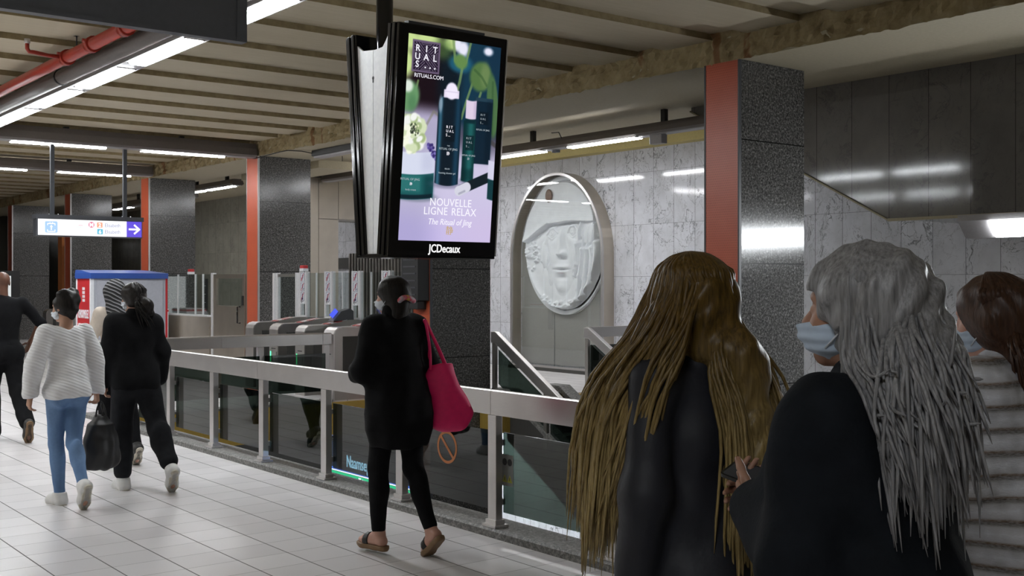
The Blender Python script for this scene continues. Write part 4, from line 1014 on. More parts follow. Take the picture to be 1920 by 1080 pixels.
    for c in c8:
        for d in range(3):
            if c[d] == 0:
                e = list(c); e[d] = 1; e = tuple(e); A, B = vv[c], vv[e]; cr = (A < 0) != (B < 0)
                t = np.where(cr, A / np.where(cr, A - B, 1), 0)
                p = np.tile(np.array(c, float), (len(act), 1)); p[:, d] = t
                acc += p * cr[:, None]; w += cr
    verts = lo + hh * (act + acc / w[:, None])
    faces = []
    for d in range(3):
        a, b = (d + 1) % 3, (d + 2) % 3
        s0 = [slice(1, m[i]) for i in range(3)]; s0[d] = slice(0, m[d]); s1 = list(s0); s1[d] = slice(1, m[d] + 1)
        A = s[tuple(s0)]; B = s[tuple(s1)]; e = np.argwhere(A != B)
        if not len(e): continue
        base = e + np.array([0 if i == d else 1 for i in range(3)])
        def at(da, db): q = base.copy(); q[:, a] -= da; q[:, b] -= db; return idx[tuple(q.T)]
        f = np.stack([at(1, 1), at(0, 1), at(0, 0), at(1, 0)], 1)
        fl_ = ~A[tuple(e.T)]; f[fl_] = f[fl_][:, ::-1]; faces.append(f)
    faces = np.concatenate(faces)
    me = bpy.data.meshes.new(name); me.vertices.add(len(verts)); me.vertices.foreach_set('co', verts.astype(np.float32).ravel())
    me.loops.add(len(faces) * 4); me.loops.foreach_set('vertex_index', faces.astype(np.int32).ravel())
    me.polygons.add(len(faces)); me.polygons.foreach_set('loop_start', np.arange(0, len(faces) * 4, 4, dtype=np.int32))
    me.polygons.foreach_set('loop_total', np.full(len(faces), 4, np.int32)); me.update(calc_edges=True); me.validate()
    return link(name, me, mat, parent, smooth)
def folds(amp, seed, freq=(14, 9, 6)):
    r = np.random.RandomState(seed); K = [(nrm(r.randn(3)) * f * (1 + .4 * r.rand()), r.rand() * 6.28) for f in freq for _ in range(3)]
    def g(x, y, z): return amp / 3 * sum(np.sin(k[0] * x * 3 + k[1] * y * 3 + k[2] * z * 2.2 + ph) for k, ph in K) / 1.6
    return g
class Fig:
    """joints and shapes of one standing or walking figure; local +y is the way the figure faces"""
    def __init__(s, name_label, pos, heading, height, skin, legs, arms, lean=3, head=(0, 0), female=True, bulk=1.0, hands=None, hh=.0065, fingers=55):
        s.hh = hh; s.h = height; k = s.k = height / 1.75; s.skin = skin; s.f = female; s.bulk = bulk
        s.root = empty('person', (*pos, 0), R(heading), name_label, 'person', None)
        J = s.J = {}; hw_ = .088 * k; low = 9
        for sd, (th, shn, pit) in zip('LR', legs):
            sg = -1 if sd == 'L' else 1
            hip = V3(sg * hw_, 0, 0); kn = hip + nrm(th) * .44 * k; an = kn + nrm(shn) * .42 * k
            f = rotx(-R(pit)) @ V3(sg * .10, 1, 0); f = nrm(f); u = rotx(-R(pit)) @ V3(0, 0, 1)
            J['hip' + sd], J['knee' + sd], J['ank' + sd], J['fd' + sd], J['fu' + sd] = hip, kn, an, f, u
            for a, b in ((-.045, -.085), (.13, -.085), (.19, -.08)): low = min(low, (an + f * a * k + u * b * k)[2])
        s.hz = -low
        for q in ('hip', 'knee', 'ank'):
            for sd in 'LR': J[q + sd] = J[q + sd] + V3(0, 0, s.hz)
        s.Rl = rotx(-R(lean)); s.o = V3(0, 0, s.hz)
        s.up = lambda x, y, z: s.o + s.Rl @ (V3(x, y, z) * k)
        sw = (.165 if female else .195)
        for sd, (du, df) in zip('LR', arms):
            sg = -1 if sd == 'L' else 1
            sh = s.up(sg * sw, -.01, .50); el = sh + nrm(du) * .285 * k; wr = el + nrm(df) * .245 * k
            J['sh' + sd], J['el' + sd], J['wr' + sd] = sh, el, wr
        s.neck = s.up(0, -.012, .535)
        s.Rh = rotz(R(head[0])) @ rotx(R(head[1]))
        s.hc = s.up(0, .012, .705)
        s.hd = lambda x, y, z: s.hc + s.Rh @ (V3(x, y, z) * k)
        s.hands = hands or {}; s.fing = fingers
    def torso(s, i=0., k=.05):
        K = s.k; u = s.up; b = s.bulk; e = lambda c, r: ell_(u(*c), (np.array(r) * b * K) + i, s.Rl, k)
        L = [e((0, -.005, .0), (.158, .112, .12)), e((0, .0, .18), (.132, .098, .15)), e((0, 0, .36), (.155, .112, .17)),
             cap_(u(-.15 if s.f else -.175, -.012, .475), u(.15 if s.f else .175, -.012, .475), .055 * b * K + i, None, k)]
        L += [e((sg * .075, -.075, -.03), (.085, .08, .095)) for sg in (-1, 1)]
        if s.f: L += [e((sg * .072, .085, .36), (.065, .06, .065)) for sg in (-1, 1)]
        return L
    def arm(s, sd, i=0., end=1.0, k=.03, wide=0.):
        J = s.J; K = s.k; b = .5 + .5 * s.bulk
        w = J['el' + sd] + (J['wr' + sd] - J['el' + sd]) * end
        return [cap_(J['sh' + sd], J['el' + sd], .046 * K * b + i, .037 * K * b + i + wide * .5, k), cap_(J['el' + sd], w, .037 * K * b + i + wide * .5, .026 * K + i + wide, k)]
    def leg(s, sd, i=0., end=1.0, k=.03, wide=0.):
        J = s.J; K = s.k; b = .5 + .5 * s.bulk; a = J['ank' + sd]; kn = J['knee' + sd]; e = kn + (a - kn) * end
        cf = kn + (a - kn) * .3 + nrm(np.cross(V3(1, 0, 0), a - kn)) * -.012 * K
        L = [cap_(J['hip' + sd] + V3(0, 0, .0), kn, .085 * K * b + i, .053 * K * b + i, k), cap_(kn, e, .05 * K * b + i, .036 * K + i + wide, k)]
        if end > .6: L.append(ell_(cf, V3(.048, .052, .12) * K * b + i, None, k))
        return L
    def foot(s, sd, i=0., k=.02):
        J = s.J; K = s.k; a, f, u = J['ank' + sd], J['fd' + sd], J['fu' + sd]; sg = -1 if sd == 'L' else 1
        p = lambda x, z: a + f * x * K + u * z * K
        return [cap_(a, p(-.03, -.05), .036 * K + i, .033 * K + i, k), cap_(p(-.03, -.053), p(.12, -.058), .031 * K + i, .036 * K + i * .8, k), cap_(a, p(.10, -.055), .034 * K + i, .026 * K + i, k), cap_(p(.12, -.058), p(.175, -.066), .036 * K + i, .022 * K + i, k)]
    def headprims(s):
        K = s.k; h = s.hd; e = lambda c, r, k=.02: ell_(h(*c), np.array(r) * K, s.Rh, k)
        L = [e((0, -.012, .035), (.074, .093, .078)), e((0, .03, -.04), (.056, .06, .07), .04), cap_(h(0, .062, -.088), h(0, .068, -.092), .022 * K, None, .03),
             e((0, .07, .028), (.05, .022, .016), .02), e((-.038, .062, -.028), (.02, .018, .02), .03), e((.038, .062, -.028), (.02, .018, .02), .03)]
        L += [sub_(e((sg * .031, .095, .004), (.018, .016, .012), .015)) for sg in (-1, 1)]
        L += [e((sg * .031, .076, .003), (.0135, .0125, .0115), .004) for sg in (-1, 1)]
        L += [cap_(h(0, .082, .012), h(0, .108, -.026), .008 * K, .012 * K, .012), e((-.012, .095, -.032), (.010, .010, .008), .008), e((.012, .095, -.032), (.010, .010, .008), .008),
              e((0, .086, -.055), (.022, .012, .006), .006), e((0, .085, -.067), (.019, .012, .007), .006)]
        for sg in (-1, 1): L += [e((sg * .076, -.008, -.002), (.009, .02, .031), .008), sub_(e((sg * .085, -.004, .002), (.006, .010, .016), .005))]
        L += [cap_(s.neck - V3(0, 0, .03 * K), s.hd(0, -.02, -.05), .056 * K, .05 * K, .03)]
        return L
    def hand(s, sd):
        J = s.J; K = s.k; sg = -1 if sd == 'L' else 1; wr = J['wr' + sd]; d = nrm(wr - J['el' + sd])
        o = s.hands.get(sd, {}); d = nrm(o.get('dir', d)); inn = nrm(o.get('palm', V3(-sg, 0, 0)))     # palm faces the body by default
        inn = nrm(inn - d * (inn @ d)); th = nrm(np.cross(inn, d)) * (1 if (np.cross(inn, d) @ V3(0, 1, .2)) > 0 else -1)
        cu = o.get('curl', s.fing); p = lambda a, b, c: wr + (d * a + th * b + inn * c) * K
        L = [cap_(p(-.02, 0, 0), p(.015, 0, 0), .024 * K, .024 * K, .02)]
        for b in (-.028, -.009, .010, .028): L.append(cap_(p(.015, b * .6, 0), p(.085, b, 0), .015 * K, .0125 * K, .012))
        for b, l, sp in ((.029, .074, .05), (.010, .083, .01), (-.009, .078, -.03), (-.027, .062, -.08)):
            q = p(.088, b, 0); dd = d; r = .0088
            for t, seg_ in enumerate((.44, .32, .24)):
                a = R(cu * (.55, .75, .5)[t]); ax_ = inn
                dd = nrm(dd * math.cos(a) + (inn if t == 0 else nrm(inn - dd * (inn @ dd))) * math.sin(a) + th * sp * (t == 0)); e_ = q + dd * l * seg_ * K
                L.append(cap_(q, e_, r * K, (r - .0008) * K, .003)); q = e_; r -= .0008
        q = p(.018, .026, .004); dd = nrm(d * .62 + th * .62 + inn * .45)
        for l, r in ((.038, .0125), (.032, .0105), (.024, .0095)):
            e_ = q + dd * l * K; L.append(cap_(q, e_, r * K, (r - .001) * K, .006)); q = e_; dd = nrm(dd * .85 + d * .5 + inn * .12)
        return L
    def body(s):
        L = s.torso() + s.headprims()
        for sd in 'LR': L += s.arm(sd) + s.hand(sd) + s.leg(sd) + s.foot(sd)
        return sdf_mesh('body', L, s.hh, s.skin, s.root)
    def eyes(s):
        for sg in (-1, 1):
            c = s.hd(sg * .031, .0735, .003); b = bmesh.new(); bmesh.ops.create_uvsphere(b, u_segments=14, v_segments=10, radius=.0112 * s.k)
            me = bpy.data.meshes.new('eye'); b.to_mesh(me); b.free(); o = link('eye', me, M['eye'], s.root, True); o.location = c
            b = bmesh.new(); bmesh.ops.create_uvsphere(b, u_segments=12, v_segments=8, radius=.006 * s.k); me = bpy.data.meshes.new('iris'); b.to_mesh(me); b.free()
            q = link('iris', me, M['blackm'], o, True); q.location = s.Rh @ V3(0, .0075, 0) * s.k
    def shoes(s, mat, solemat, bulky=.012):
        for sd in 'LR':
            J = s.J; K = s.k; a, f, u = J['ank' + sd], J['fd' + sd], J['fu' + sd]
            top = a + u * .02 * K
            o = sdf_mesh('shoe', s.foot(sd, bulky, .03) + [cut_(top, u), cut_(a - u * .094 * K, -u)], .006, mat, s.root)
            p = lambda x, z: a + f * x * K + u * z * K
            sdf_mesh('sole', [cap_(p(-.045, -.085), p(.02, -.085), .036 * K, .034 * K, .02), cap_(p(.02, -.085), p(.13, -.085), .034 * K, .045 * K, .02), cap_(p(.13, -.085), p(.18, -.082), .045 * K, .03 * K, .02),
                     cut_(p(0, -.072), u), cut_(p(0, -.094), -u)], .006, solemat, o)
    def mask(s, mat, strap):
        K = s.k; e = lambda c, r, k=.015: ell_(s.hd(*c), np.array(r) * K, s.Rh, k)
        pl = s.hd(0, 0, 0); up_ = s.Rh @ V3(0, 0, 1)
        def dsp(x, y, z):
            t = (x - pl[0]) * up_[0] + (y - pl[1]) * up_[1] + (z - pl[2]) * up_[2]; return .0022 * np.sin(t * 260)
        o = sdf_mesh('face_mask', [e((0, .04, -.048), (.067, .072, .058)), e((0, .09, -.036), (.034, .036, .034), .03), cut_(s.hd(0, .028, 0), s.Rh @ V3(0, -1, .25)), cut_(s.hd(0, 0, .0), s.Rh @ V3(0, .25, 1))], .0045, mat, s.root, dsp)
        for sg in (-1, 1):
            for z in (-.015, -.075):
                MB().tube([s.hd(sg * .060, .045, z), s.hd(sg * .076, .012, z * .6), s.hd(sg * .080, -.022, -.005)], .0022, 6).build('ear_loop', strap, o)
    def skull(s, i, k=.03): 
        K = s.k; return [ell_(s.hd(0, -.012, .035), V3(.074, .093, .078) * K + i, s.Rh, k), ell_(s.hd(0, -.04, .0), V3(.068, .07, .08) * K + i, s.Rh, k)]
    def facecut(s, y=.045, z=.075, tilt=.75): return sub_(ell_(s.hd(0, .115, -.03), V3(.070, .085, .115) * s.k, s.Rh, .015))
def crom(P, n=18):
    P = [np.asarray(p, float) for p in P]; P = [2 * P[0] - P[1]] + P + [2 * P[-1] - P[-2]]; out = []
    m = len(P) - 3
    for i in range(m):
        a, b, c, d = P[i:i + 4]
        for t in np.linspace(0, 1, max(3, n // m), endpoint=(i == m - 1)):
            out.append(.5 * ((2 * b) + (c - a) * t + (2 * a - 5 * b + 4 * c - d) * t * t + (3 * b - a - 3 * c + d) * t ** 3))
    return out
def locks(fig, bundles, name='hair_locks', mat=None, parent=None, seed=1):
    """strands combed over the skull and down; bundle = (count, az0, az1, mid, end, spread, radius, wave)"""
    r = np.random.RandomState(seed); q = MB(); K = fig.k
    for (cnt, a0, a1, mids, end, spread, rad, wave) in bundles:
        for _ in range(cnt):
            t = r.rand(); az = R(a0 + (a1 - a0) * t); P = []
            g = 1.17 + .14 * r.rand()
            for el in (86, 62, 35, 8):
                ce, se = math.cos(R(el)), math.sin(R(el)); P.append(fig.hd(.074 * g * ce * math.sin(az) + .004 * r.randn(), -.012 + .093 * g * ce * math.cos(az), .035 + .080 * g * se))
            off = r.randn(3) * np.array(spread); sh = (t - .5)
            for i, mid in enumerate(mids): P.append(fig.up(*mid[:3]) + off * (.5 + .3 * i) * K + fig.Rl @ V3(*(mid[3:] or (0, 0, 0))) * sh * K)
            P.append(fig.up(*end[:3]) + off * K + fig.Rl @ V3(*(end[3:] or (0, 0, 0))) * sh * K + V3(0, 0, .05 * r.randn()))
            C = crom(P, 26); m = len(C); ph = r.rand() * 6.28; ph2 = r.rand() * 6.28; fr_ = 2.2 + r.rand()
            C = [c + V3(math.sin(fr_ * 6.28 * i / m + ph), math.cos(fr_ * 5.2 * i / m + ph2), 0) * wave * min(1, max(0, (i / m - .3) * 2)) for i, c in enumerate(C)]
            rs_ = [rad * (.55 + .6 * math.sin(math.pi * min(1, .18 + .82 * i / m))) for i in range(m)]; rs_[-1] = rad * .12
            q.tube(C, rs_, 6)
    return q.build(name, mat, parent or fig.root)
def skinmat(name, c): 
    n = N(name); k = n.co(); f = n.noise(k, 24, 3); g = n.noise(k, 5, 3)
    return n.set(n.mix(f, tuple(v * .9 for v in c), n.mix(g, c, (min(1, c[0] * 1.12), c[1] * .92, c[2] * .88))), .5)
def hairmat(name, dark, light, zr=None, rough=.42):
    n = N(name); c = n.co(); f = n.noise(n.vm('MULTIPLY', c, (14, 14, 1.1)), 9, 3, .6)
    k = n.ramp(f, [(.3, dark), (.7, light)])
    if zr:
        x, y, z = n.xyz(c); t = n.m('DIVIDE', n.m('SUBTRACT', zr[0], z), zr[0] - zr[1])
        k = n.mix(n.ramp(t, [(0, 0), (1, 1)]), k, n.ramp(f, [(.3, zr[2]), (.7, zr[3])]))
    n.bump(f, .35, .004)
    return n.set(k, rough, None, .22 if max(light) < .05 else .4)
M['eye'] = plain('eye_white', (.75, .73, .70), .2)
SK = dict(brown=skinmat('deep_brown_skin', (.13, .058, .034)), tan=skinmat('tan_skin', (.42, .24, .16)), olive=skinmat('olive_skin', (.38, .21, .14)), pale=skinmat('pale_skin', (.56, .33, .26)))
M['blkcloth'] = plain('black_cloth', (.0065, .0065, .0075), .9, 0, .15, .25, 18, .3); M['navycloth'] = plain('black_blue_cloth', (.0085, .0105, .014), .85, 0, .15, .25, 18, .3)
M['charcloth'] = plain('charcoal_cloth', (.016, .0165, .019), .9, 0, .15, .2, 18, .3); M['jacket'] = plain('dark_blue_grey_jacket', (.020, .021, .028), .55, 0, .35, .2, 14, .2)
n = N('washed_blue_denim'); c = n.co(); f = n.noise(c, 60, 3); g = n.noise(n.vm('MULTIPLY', c, (1, 1, .4)), 5, 3)
M['denim'] = n.set(n.mix(n.m('MULTIPLY', f, .5), n.mix(n.ramp(g, [(.35, 0), (.65, 1)]), (.10, .19, .36), (.20, .33, .55)), (.08, .14, .26)), .85)
n = N('white_ribbed_knit'); c = n.co(); x, y, z = n.xyz(c)
w = n.m('SINE', n.m('ADD', n.m('MULTIPLY', n.m('ADD', z, n.m('MULTIPLY', x, .42)), 260), n.m('MULTIPLY', n.noise(c, 6, 2), 4))); w2 = n.noise(c, 90, 2)
n.bump(n.m('ADD', w, n.m('MULTIPLY', w2, .5)), .35, .006); M['knit'] = n.set(n.mix(n.m('MULTIPLY', n.m('ADD', w, 1), .5), (.73, .73, .73), (.80, .80, .81)), .9)
M['shoew'] = plain('white_sneaker', (.68, .67, .65), .5); M['shoesole'] = plain('off_white_sole', (.55, .51, .42), .6); M['shoeblk'] = plain('black_shoe', (.014, .013, .013), .5); M['soletan'] = plain('tan_sole', (.20, .12, .06), .6)
M['maskb'] = plain('pale_blue_mask', (.50, .60, .74), .8); M['maskw'] = plain('white_mask', (.66, .70, .76), .8)
n = N('grey_tweed_bands'); c = n.co(); x, y, z = n.xyz(c); zz = n.m('ADD', z, n.m('MULTIPLY', n.noise(c, 5, 2), .012))
bd_ = n.m('FRACT', n.m('DIVIDE', zz, .062)); f = n.noise(n.vm('MULTIPLY', c, (40, 40, 160)), 2, 3)
k = n.ramp(bd_, [(.0, (.10, .09, .08)), (.10, (.20, .13, .08)), (.2, (.60, .61, .66)), (.5, (.84, .87, .95)), (.8, (.62, .63, .68)), (.92, (.20, .19, .18))])
blot = n.ramp(n.vor(n.vm('MULTIPLY', c, (16, 16, 16)), 1.4), [(.2, (.75, .75, .75)), (.6, (1, 1, 1))]); n.bump(f, .6, .008)
M['tweed'] = n.set(n.mix(n.ramp(f, [(.35, 0), (.65, .35)]), n.mix(1, k, blot, 'MULTIPLY'), (.60, .60, .64)), .95)
M['hblack'] = hairmat('black_hair', (.006, .005, .005), (.022, .018, .016)); M['hbrown'] = hairmat('brown_hair', (.030, .012, .006), (.085, .038, .02))
M['hgrey'] = hairmat('silver_grey_hair', (.13, .127, .13), (.34, .335, .345)); M['hblond'] = hairmat('golden_hair_lighter_at_tips', (.050, .027, .004), (.16, .092, .016), (1.58, 1.20, (.20, .135, .045), (.48, .36, .155)))
M['pink'] = plain('raspberry_pink_cloth', (.88, .018, .165), .6); M['cream'] = plain('cream_cloth', (.60, .52, .44), .85)
n = N('grey_black_plaited_scarf'); c = n.co(); x, y, z = n.xyz(c); w = n.m('SINE', n.m('MULTIPLY', n.m('ADD', n.m('ADD', z, n.m('MULTIPLY', x, .6)), n.m('MULTIPLY', n.noise(c, 9, 2), .02)), 170))
n.bump(w, .7, .01); M['scarf'] = n.set(n.mix(n.ramp(w, [(.3, 0), (.7, 1)]), (.02, .02, .022), (.24, .24, .25)), .85)
n = N('bright_hair_band'); c = n.co(); f = n.noise(c, 26, 1)
M['band'] = n.set(n.ramp(f, [(.35, (.62, .45, .06)), (.45, (.62, .05, .13)), (.55, (.66, .30, .36)), (.65, (.5, .5, .55))]), .7)

def handbag_strap(name, pts, rad, mat, parent): return MB().tube(crom(pts, 24), rad, 8).build(name, mat, parent)
DN = V3(0, 0, -1)
# ---------------------------------------------------------------- the walkers
# bald man at the left edge, walking away
p = Fig('bald person in black shirt and trousers walking away at the left edge, elbow out', (3.19, 12.95), 4, 1.81, SK['brown'],
        [((0, .16, -1), (0, -.10, -1), 0), ((.05, -.25, -1), (.0, -.75, -.8), 62)],
        [((-.5, -.1, -.85), (-.1, .5, -.85)), ((.60, -.22, -.78), (-.28, .42, -.86))], 2, (4, -4), False, 1.12, hh=.0085)
p.body()
sdf_mesh('t_shirt', p.torso(.014) + p.arm('L', .016, .02) + p.arm('R', .016, .02) + [cap_(p.neck - V3(0, 0, .05), p.neck + V3(0, 0, .0), .064, .058, .03), sub_(cap_(p.neck + V3(0, .02, .03), p.neck + V3(0, .05, .10), .058, .07, .01)), cut_(p.up(0, 0, -.10), DN)], .0085, M['blkcloth'], p.root, folds(.008, 1))
sdf_mesh('trousers', [q for q in p.torso(.008)[:1]] + p.torso(.008)[4:6] + p.leg('L', .022, .98, .04, .022) + p.leg('R', .022, .98, .04, .022) + [cut_(p.up(0, 0, .05), -DN)], .0085, M['blkcloth'], p.root, folds(.008, 2))
p.shoes(M['shoeblk'], M['soletan'])

# woman in the white knit, walking away with a black bag
p = Fig('person with dark hair in a bun, white knitted sweater and blue jeans', (2.66, 8.93), 6, 1.605, SK['tan'],
        [((.05, .12, -1), (.03, -.10, -1), 0), ((-.16, -.22, -1), (-.10, -.72, -.78), 55)],
        [((-.36, -.02, -1), (-.10, .10, -1)), ((.34, .0, -1), (.10, .16, -1))], 3, (26, -6), True, .95, hh=.007, hands={'R': {'curl': 95}})
p.body()
sl_ = p.torso(.016, .06) + p.arm('L', .027, .93, .02, .016) + p.arm('R', .027, .93, .02, .016) + [ell_(p.up(0, 0, .10), V3(.148, .13, .20), p.Rl, .05), ell_(p.up(0, 0, .02), V3(.172, .14, .09), p.Rl, .06),
      sub_(cap_(p.neck + V3(0, .01, .01), p.neck + V3(0, .03, .12), .066, .08, .015)), cut_(p.up(0, 0, -.04), DN)]
sdf_mesh('sweater', sl_, .007, M['knit'], p.root, folds(.010, 3))
for sd in 'LR':
    w = p.J['wr' + sd]; d = nrm(w - p.J['el' + sd]); MB().tube([w - d * .035, w - d * .02, w + d * .012, w + d * .018], [.044, .047, .042, .036], 16).build('cuff', M['knit'], p.root)
sdf_mesh('jeans', p.torso(.006)[:1] + p.torso(.006)[4:6] + p.leg('L', .008, .95) + p.leg('R', .008, .95) + [cut_(p.up(0, 0, .05), -DN)], .007, M['denim'], p.root, folds(.004, 4))
p.shoes(M['shoew'], M['shoesole'])
h_ = p.skull(.012) + [ell_(p.hd(.0, -.06, .07), V3(.085, .072, .06), None, .03), ell_(p.hd(-.04, -.04, .112), V3(.052, .05, .040), None, .02), ell_(p.hd(.05, -.045, .112), V3(.052, .05, .045), None, .02), cap_(p.hd(0, -.075, -.02), p.hd(0, -.07, -.085), .035, .02, .03), p.facecut()]
sdf_mesh('hair', h_, .0055, M['hblack'], p.root, folds(.006, 5, (30, 20, 14)))
p.mask(M['maskw'], M['maskw'])
hw_ = p.root.matrix_basis; wb = Vector(p.J['wrR']); bpy.context.view_layer.update(); HB = p.root.matrix_world @ wb
t = empty('carrier_bag', (HB.x + .03, HB.y - .02, 0), R(10), 'crumpled black bag carried by the woman in white knit', 'bag')
zt = HB.z - .09
sdf_mesh('bag_body', [cap_((0, 0, zt - .14), (0, 0, zt - .17), .05, .09, .05), ell_((-.01, 0, zt - .34), V3(.14, .085, .19), None, .06), ell_((.03, -.01, zt - .42), V3(.13, .08, .12), roty(.3), .05), ell_((-.10, .0, zt - .47), V3(.05, .05, .05), None, .05)], .0075, M['blkbag'] if 'blkbag' in M else M['blackm'], t, folds(.012, 6, (22, 15, 10)))
for s_ in (-1, 1): handbag_strap('strap', [(s_ * .05, .0, zt - .15), (s_ * .03, .005, zt - .05), (0, .005, zt - .0), (-s_ * .01, -.012, zt - .05), (s_ * .02, -.03, zt - .15)], .007, M['blackm'], t)

# person in grey plaited scarf, hidden behind the woman in black
p = Fig('person in grey plaited headscarf and cream sleeves, half hidden behind woman in black', (3.64, 10.66), 0, 1.66, SK['pale'],
        [((0, .2, -1), (0, -.12, -1), 0), ((.0, -.2, -1), (0, -.5, -.9), 45)], [((-.36, .0, -1), (-.05, .45, -.9)), ((.22, .05, -1), (0, .4, -.9))], 3, (-30, -5), True, 1.0, hh=.0085)
p.body()
sdf_mesh('blouse', p.torso(.018) + p.arm('L', .02, .85) + p.arm('R', .02, .85) + [sub_(cap_(p.neck + V3(0, .01, .01), p.neck + V3(0, .03, .12), .06, .08, .015)), cut_(p.up(0, 0, -.12), DN)], .0085, M['cream'], p.root, folds(.008, 7))
sdf_mesh('trousers', p.torso(.008)[:1] + p.torso(.008)[4:6] + p.leg('L', .016, .97) + p.leg('R', .016, .97) + [cut_(p.up(0, 0, .05), -DN)], .0085, M['blkcloth'], p.root, folds(.006, 8))
p.shoes(M['shoeblk'], M['shoesole'])
sdf_mesh('headscarf', p.skull(.022) + [cap_(p.hd(0, -.05, -.02), p.up(.0, -.06, .50), .085, .11, .06), cap_(p.up(0, -.08, .50), p.up(.04, -.12, .22), .10, .07, .06), p.facecut()], .007, M['scarf'], p.root, folds(.006, 9, (26, 18, 12)))
p.mask(M['maskw'], M['maskw'])

# woman in black jacket and charcoal trousers, white sneakers
p = Fig('person in black jacket and charcoal trousers with low ponytail and white sneakers', (3.30, 9.25), -4, 1.675, SK['olive'],
        [((-.02, .12, -1), (.0, -.14, -1), 0), ((.16, -.34, -1), (.10, -.66, -.80), 50)],
        [((-.22, -.0, -1), (-.02, .18, -1)), ((.26, .05, -1), (.02, .30, -1))], 4, (22, -4), True, 1.08, hh=.007)
p.body()
sdf_mesh('jacket', p.torso(.024, .06) + p.arm('L', .026, .95, .05, .014) + p.arm('R', .026, .95, .05, .014) + [ell_(p.up(0, -.005, .08), V3(.19, .145, .17), p.Rl, .06), cap_(p.neck - V3(0, .0, .02), p.neck + V3(0, 0, .03), .075, .068, .02), cut_(p.up(0, 0, -.07), DN)], .007, M['blkcloth'], p.root, folds(.010, 10))
sdf_mesh('trousers', p.torso(.012)[:1] + p.torso(.012)[4:6] + p.leg('L', .026, .84, .05, .012) + p.leg('R', .026, .80, .05, .014) + [cut_(p.up(0, 0, .03), -DN)], .007, M['charcloth'], p.root, folds(.010, 11))
p.shoes(M['shoew'], M['shoesole'], .014)
sdf_mesh('hair', p.skull(.016) + [ell_(p.hd(0, -.02, .06), V3(.082, .09, .07), p.Rh, .03), cap_(p.hd(.0, -.10, -.02), p.hd(.03, -.145, -.07), .042, .052, .03), cap_(p.hd(.03, -.145, -.07), p.hd(.06, -.16, -.135), .05, .03, .03), p.facecut()], .0055, M['hblack'], p.root, folds(.006, 12, (30, 20, 14)))
locks(p, [(26, 150, 210, [(.0, -.12, .66, .03, 0, 0)], (.06, -.16, .52, .08, 0, 0), (.018, .012, .02), .006, .006)], 'ponytail_strands', M['hblack'], None, 4)
p.mask(M['maskw'], M['maskw'])

# woman in the long black coat with the pink bag
p = Fig('person in long black coat and slim trousers walking past the rail in sandals', (3.80, 6.02), 4, 1.67, SK['pale'],
        [((.0, .17, -1), (.0, -.02, -1), 0), ((.03, -.13, -1), (.0, -.46, -.9), 38)],
        [((-.28, .02, -1), (.40, .9, -.15)), ((.30, -.10, -1), (-.05, .9, .0))], 3, (22, -4), True, 1.0, hh=.006)
p.body()
L = p.torso(.045, .07) + p.arm('L', .034, .98, .05, .008) + p.arm('R', .034, .98, .05, .008)
L += [ell_(p.up(0, 0, .14), V3(.195, .165, .22), p.Rl, .08), cap_(p.up(0, -.02, .05), p.up(0, -.02, -.22), .165, .17, .08), ell_(p.up(0, -.02, -.12), V3(.215, .185, .24), p.Rl, .06), cap_(p.neck - V3(0, 0, .03), p.neck + V3(0, 0, .045), .085, .082, .02), cut_(p.up(0, 0, -.28), DN)]
def quilt(f):
    def g(x, y, z): return f(x, y, z) + .004 * np.abs(np.sin(z * 32))
    return g
sdf_mesh('coat', L, .006, M['blkcloth'], p.root, quilt(folds(.010, 13)))
sdf_mesh('trousers', p.torso(.004)[:1] + p.leg('L', .012, .92) + p.leg('R', .012, .92) + [cut_(p.up(0, 0, -.02), -DN)], .006, M['blkcloth'], p.root, folds(.005, 14))
for sd in 'LR':
    J = p.J; K = p.k; a, f, u = J['ank' + sd], J['fd' + sd], J['fu' + sd]; q = lambda x, z: a + f * x * K + u * z * K
    so = sdf_mesh('sandal_sole', [cap_(q(-.045, -.088), q(.02, -.088), .036, .034, .02), cap_(q(.02, -.088), q(.13, -.088), .034, .046, .02), cap_(q(.13, -.088), q(.18, -.088), .046, .03, .02), cut_(q(0, -.078), u), cut_(q(0, -.112), -u)], .005, M['cork'] if 'cork' in M else M['soletan'], p.root)
    sdf_mesh('sandal_strap', p.foot(sd, .007) + [cut_(q(.118, 0), f), cut_(q(.075, 0), -f), cut_(q(0, -.088), -u), ], .0045, M['shoeblk'], so)
sdf_mesh('hair', p.skull(.014) + [ell_(p.hd(0, -.03, .05), V3(.085, .092, .078), p.Rh, .03), cap_(p.hd(0, -.06, -.02), p.neck + V3(0, -.02, .01), .065, .07, .04), p.facecut()], .0055, M['hblack'], p.root, folds(.004, 15, (30, 20, 14)))
rg = MB(); c0 = p.hd(.01, -.085, -.03)
rg.tube([c0 + p.Rh @ V3(.068 * math.cos(a), .035 * math.sin(a) - .02, .012 * math.sin(2 * a)) for a in np.linspace(0, 2 * math.pi, 33)], .017, 10, cap=False); rg.build('hair_band', M['band'], p.root)
p.mask(M['maskw'], M['maskw'])
bpy.context.view_layer.update(); mw = p.root.matrix_world; sR = mw @ Vector(p.up(.20, -.01, .53)); rt = Vector((.9, -.43, 0)).normalized()
t = empty('tote_bag', (sR.x, sR.y, 0), 0, 'raspberry pink tote bag on the shoulder of the woman in black coat', 'bag')
b0 = rt * .085 + Vector((-.02, -.10, 0)); zt = sR.z
def bp_(a, z, o=0): v = b0 + rt * a; n_ = Vector((-.43, -.9, 0)) * o; return V3(v.x + n_.x, v.y + n_.y, z)
fl2 = rt.to_tuple()
rotb = np.array([[rt.x, -rt.y, 0], [rt.y, rt.x, 0], [0, 0, 1.]])
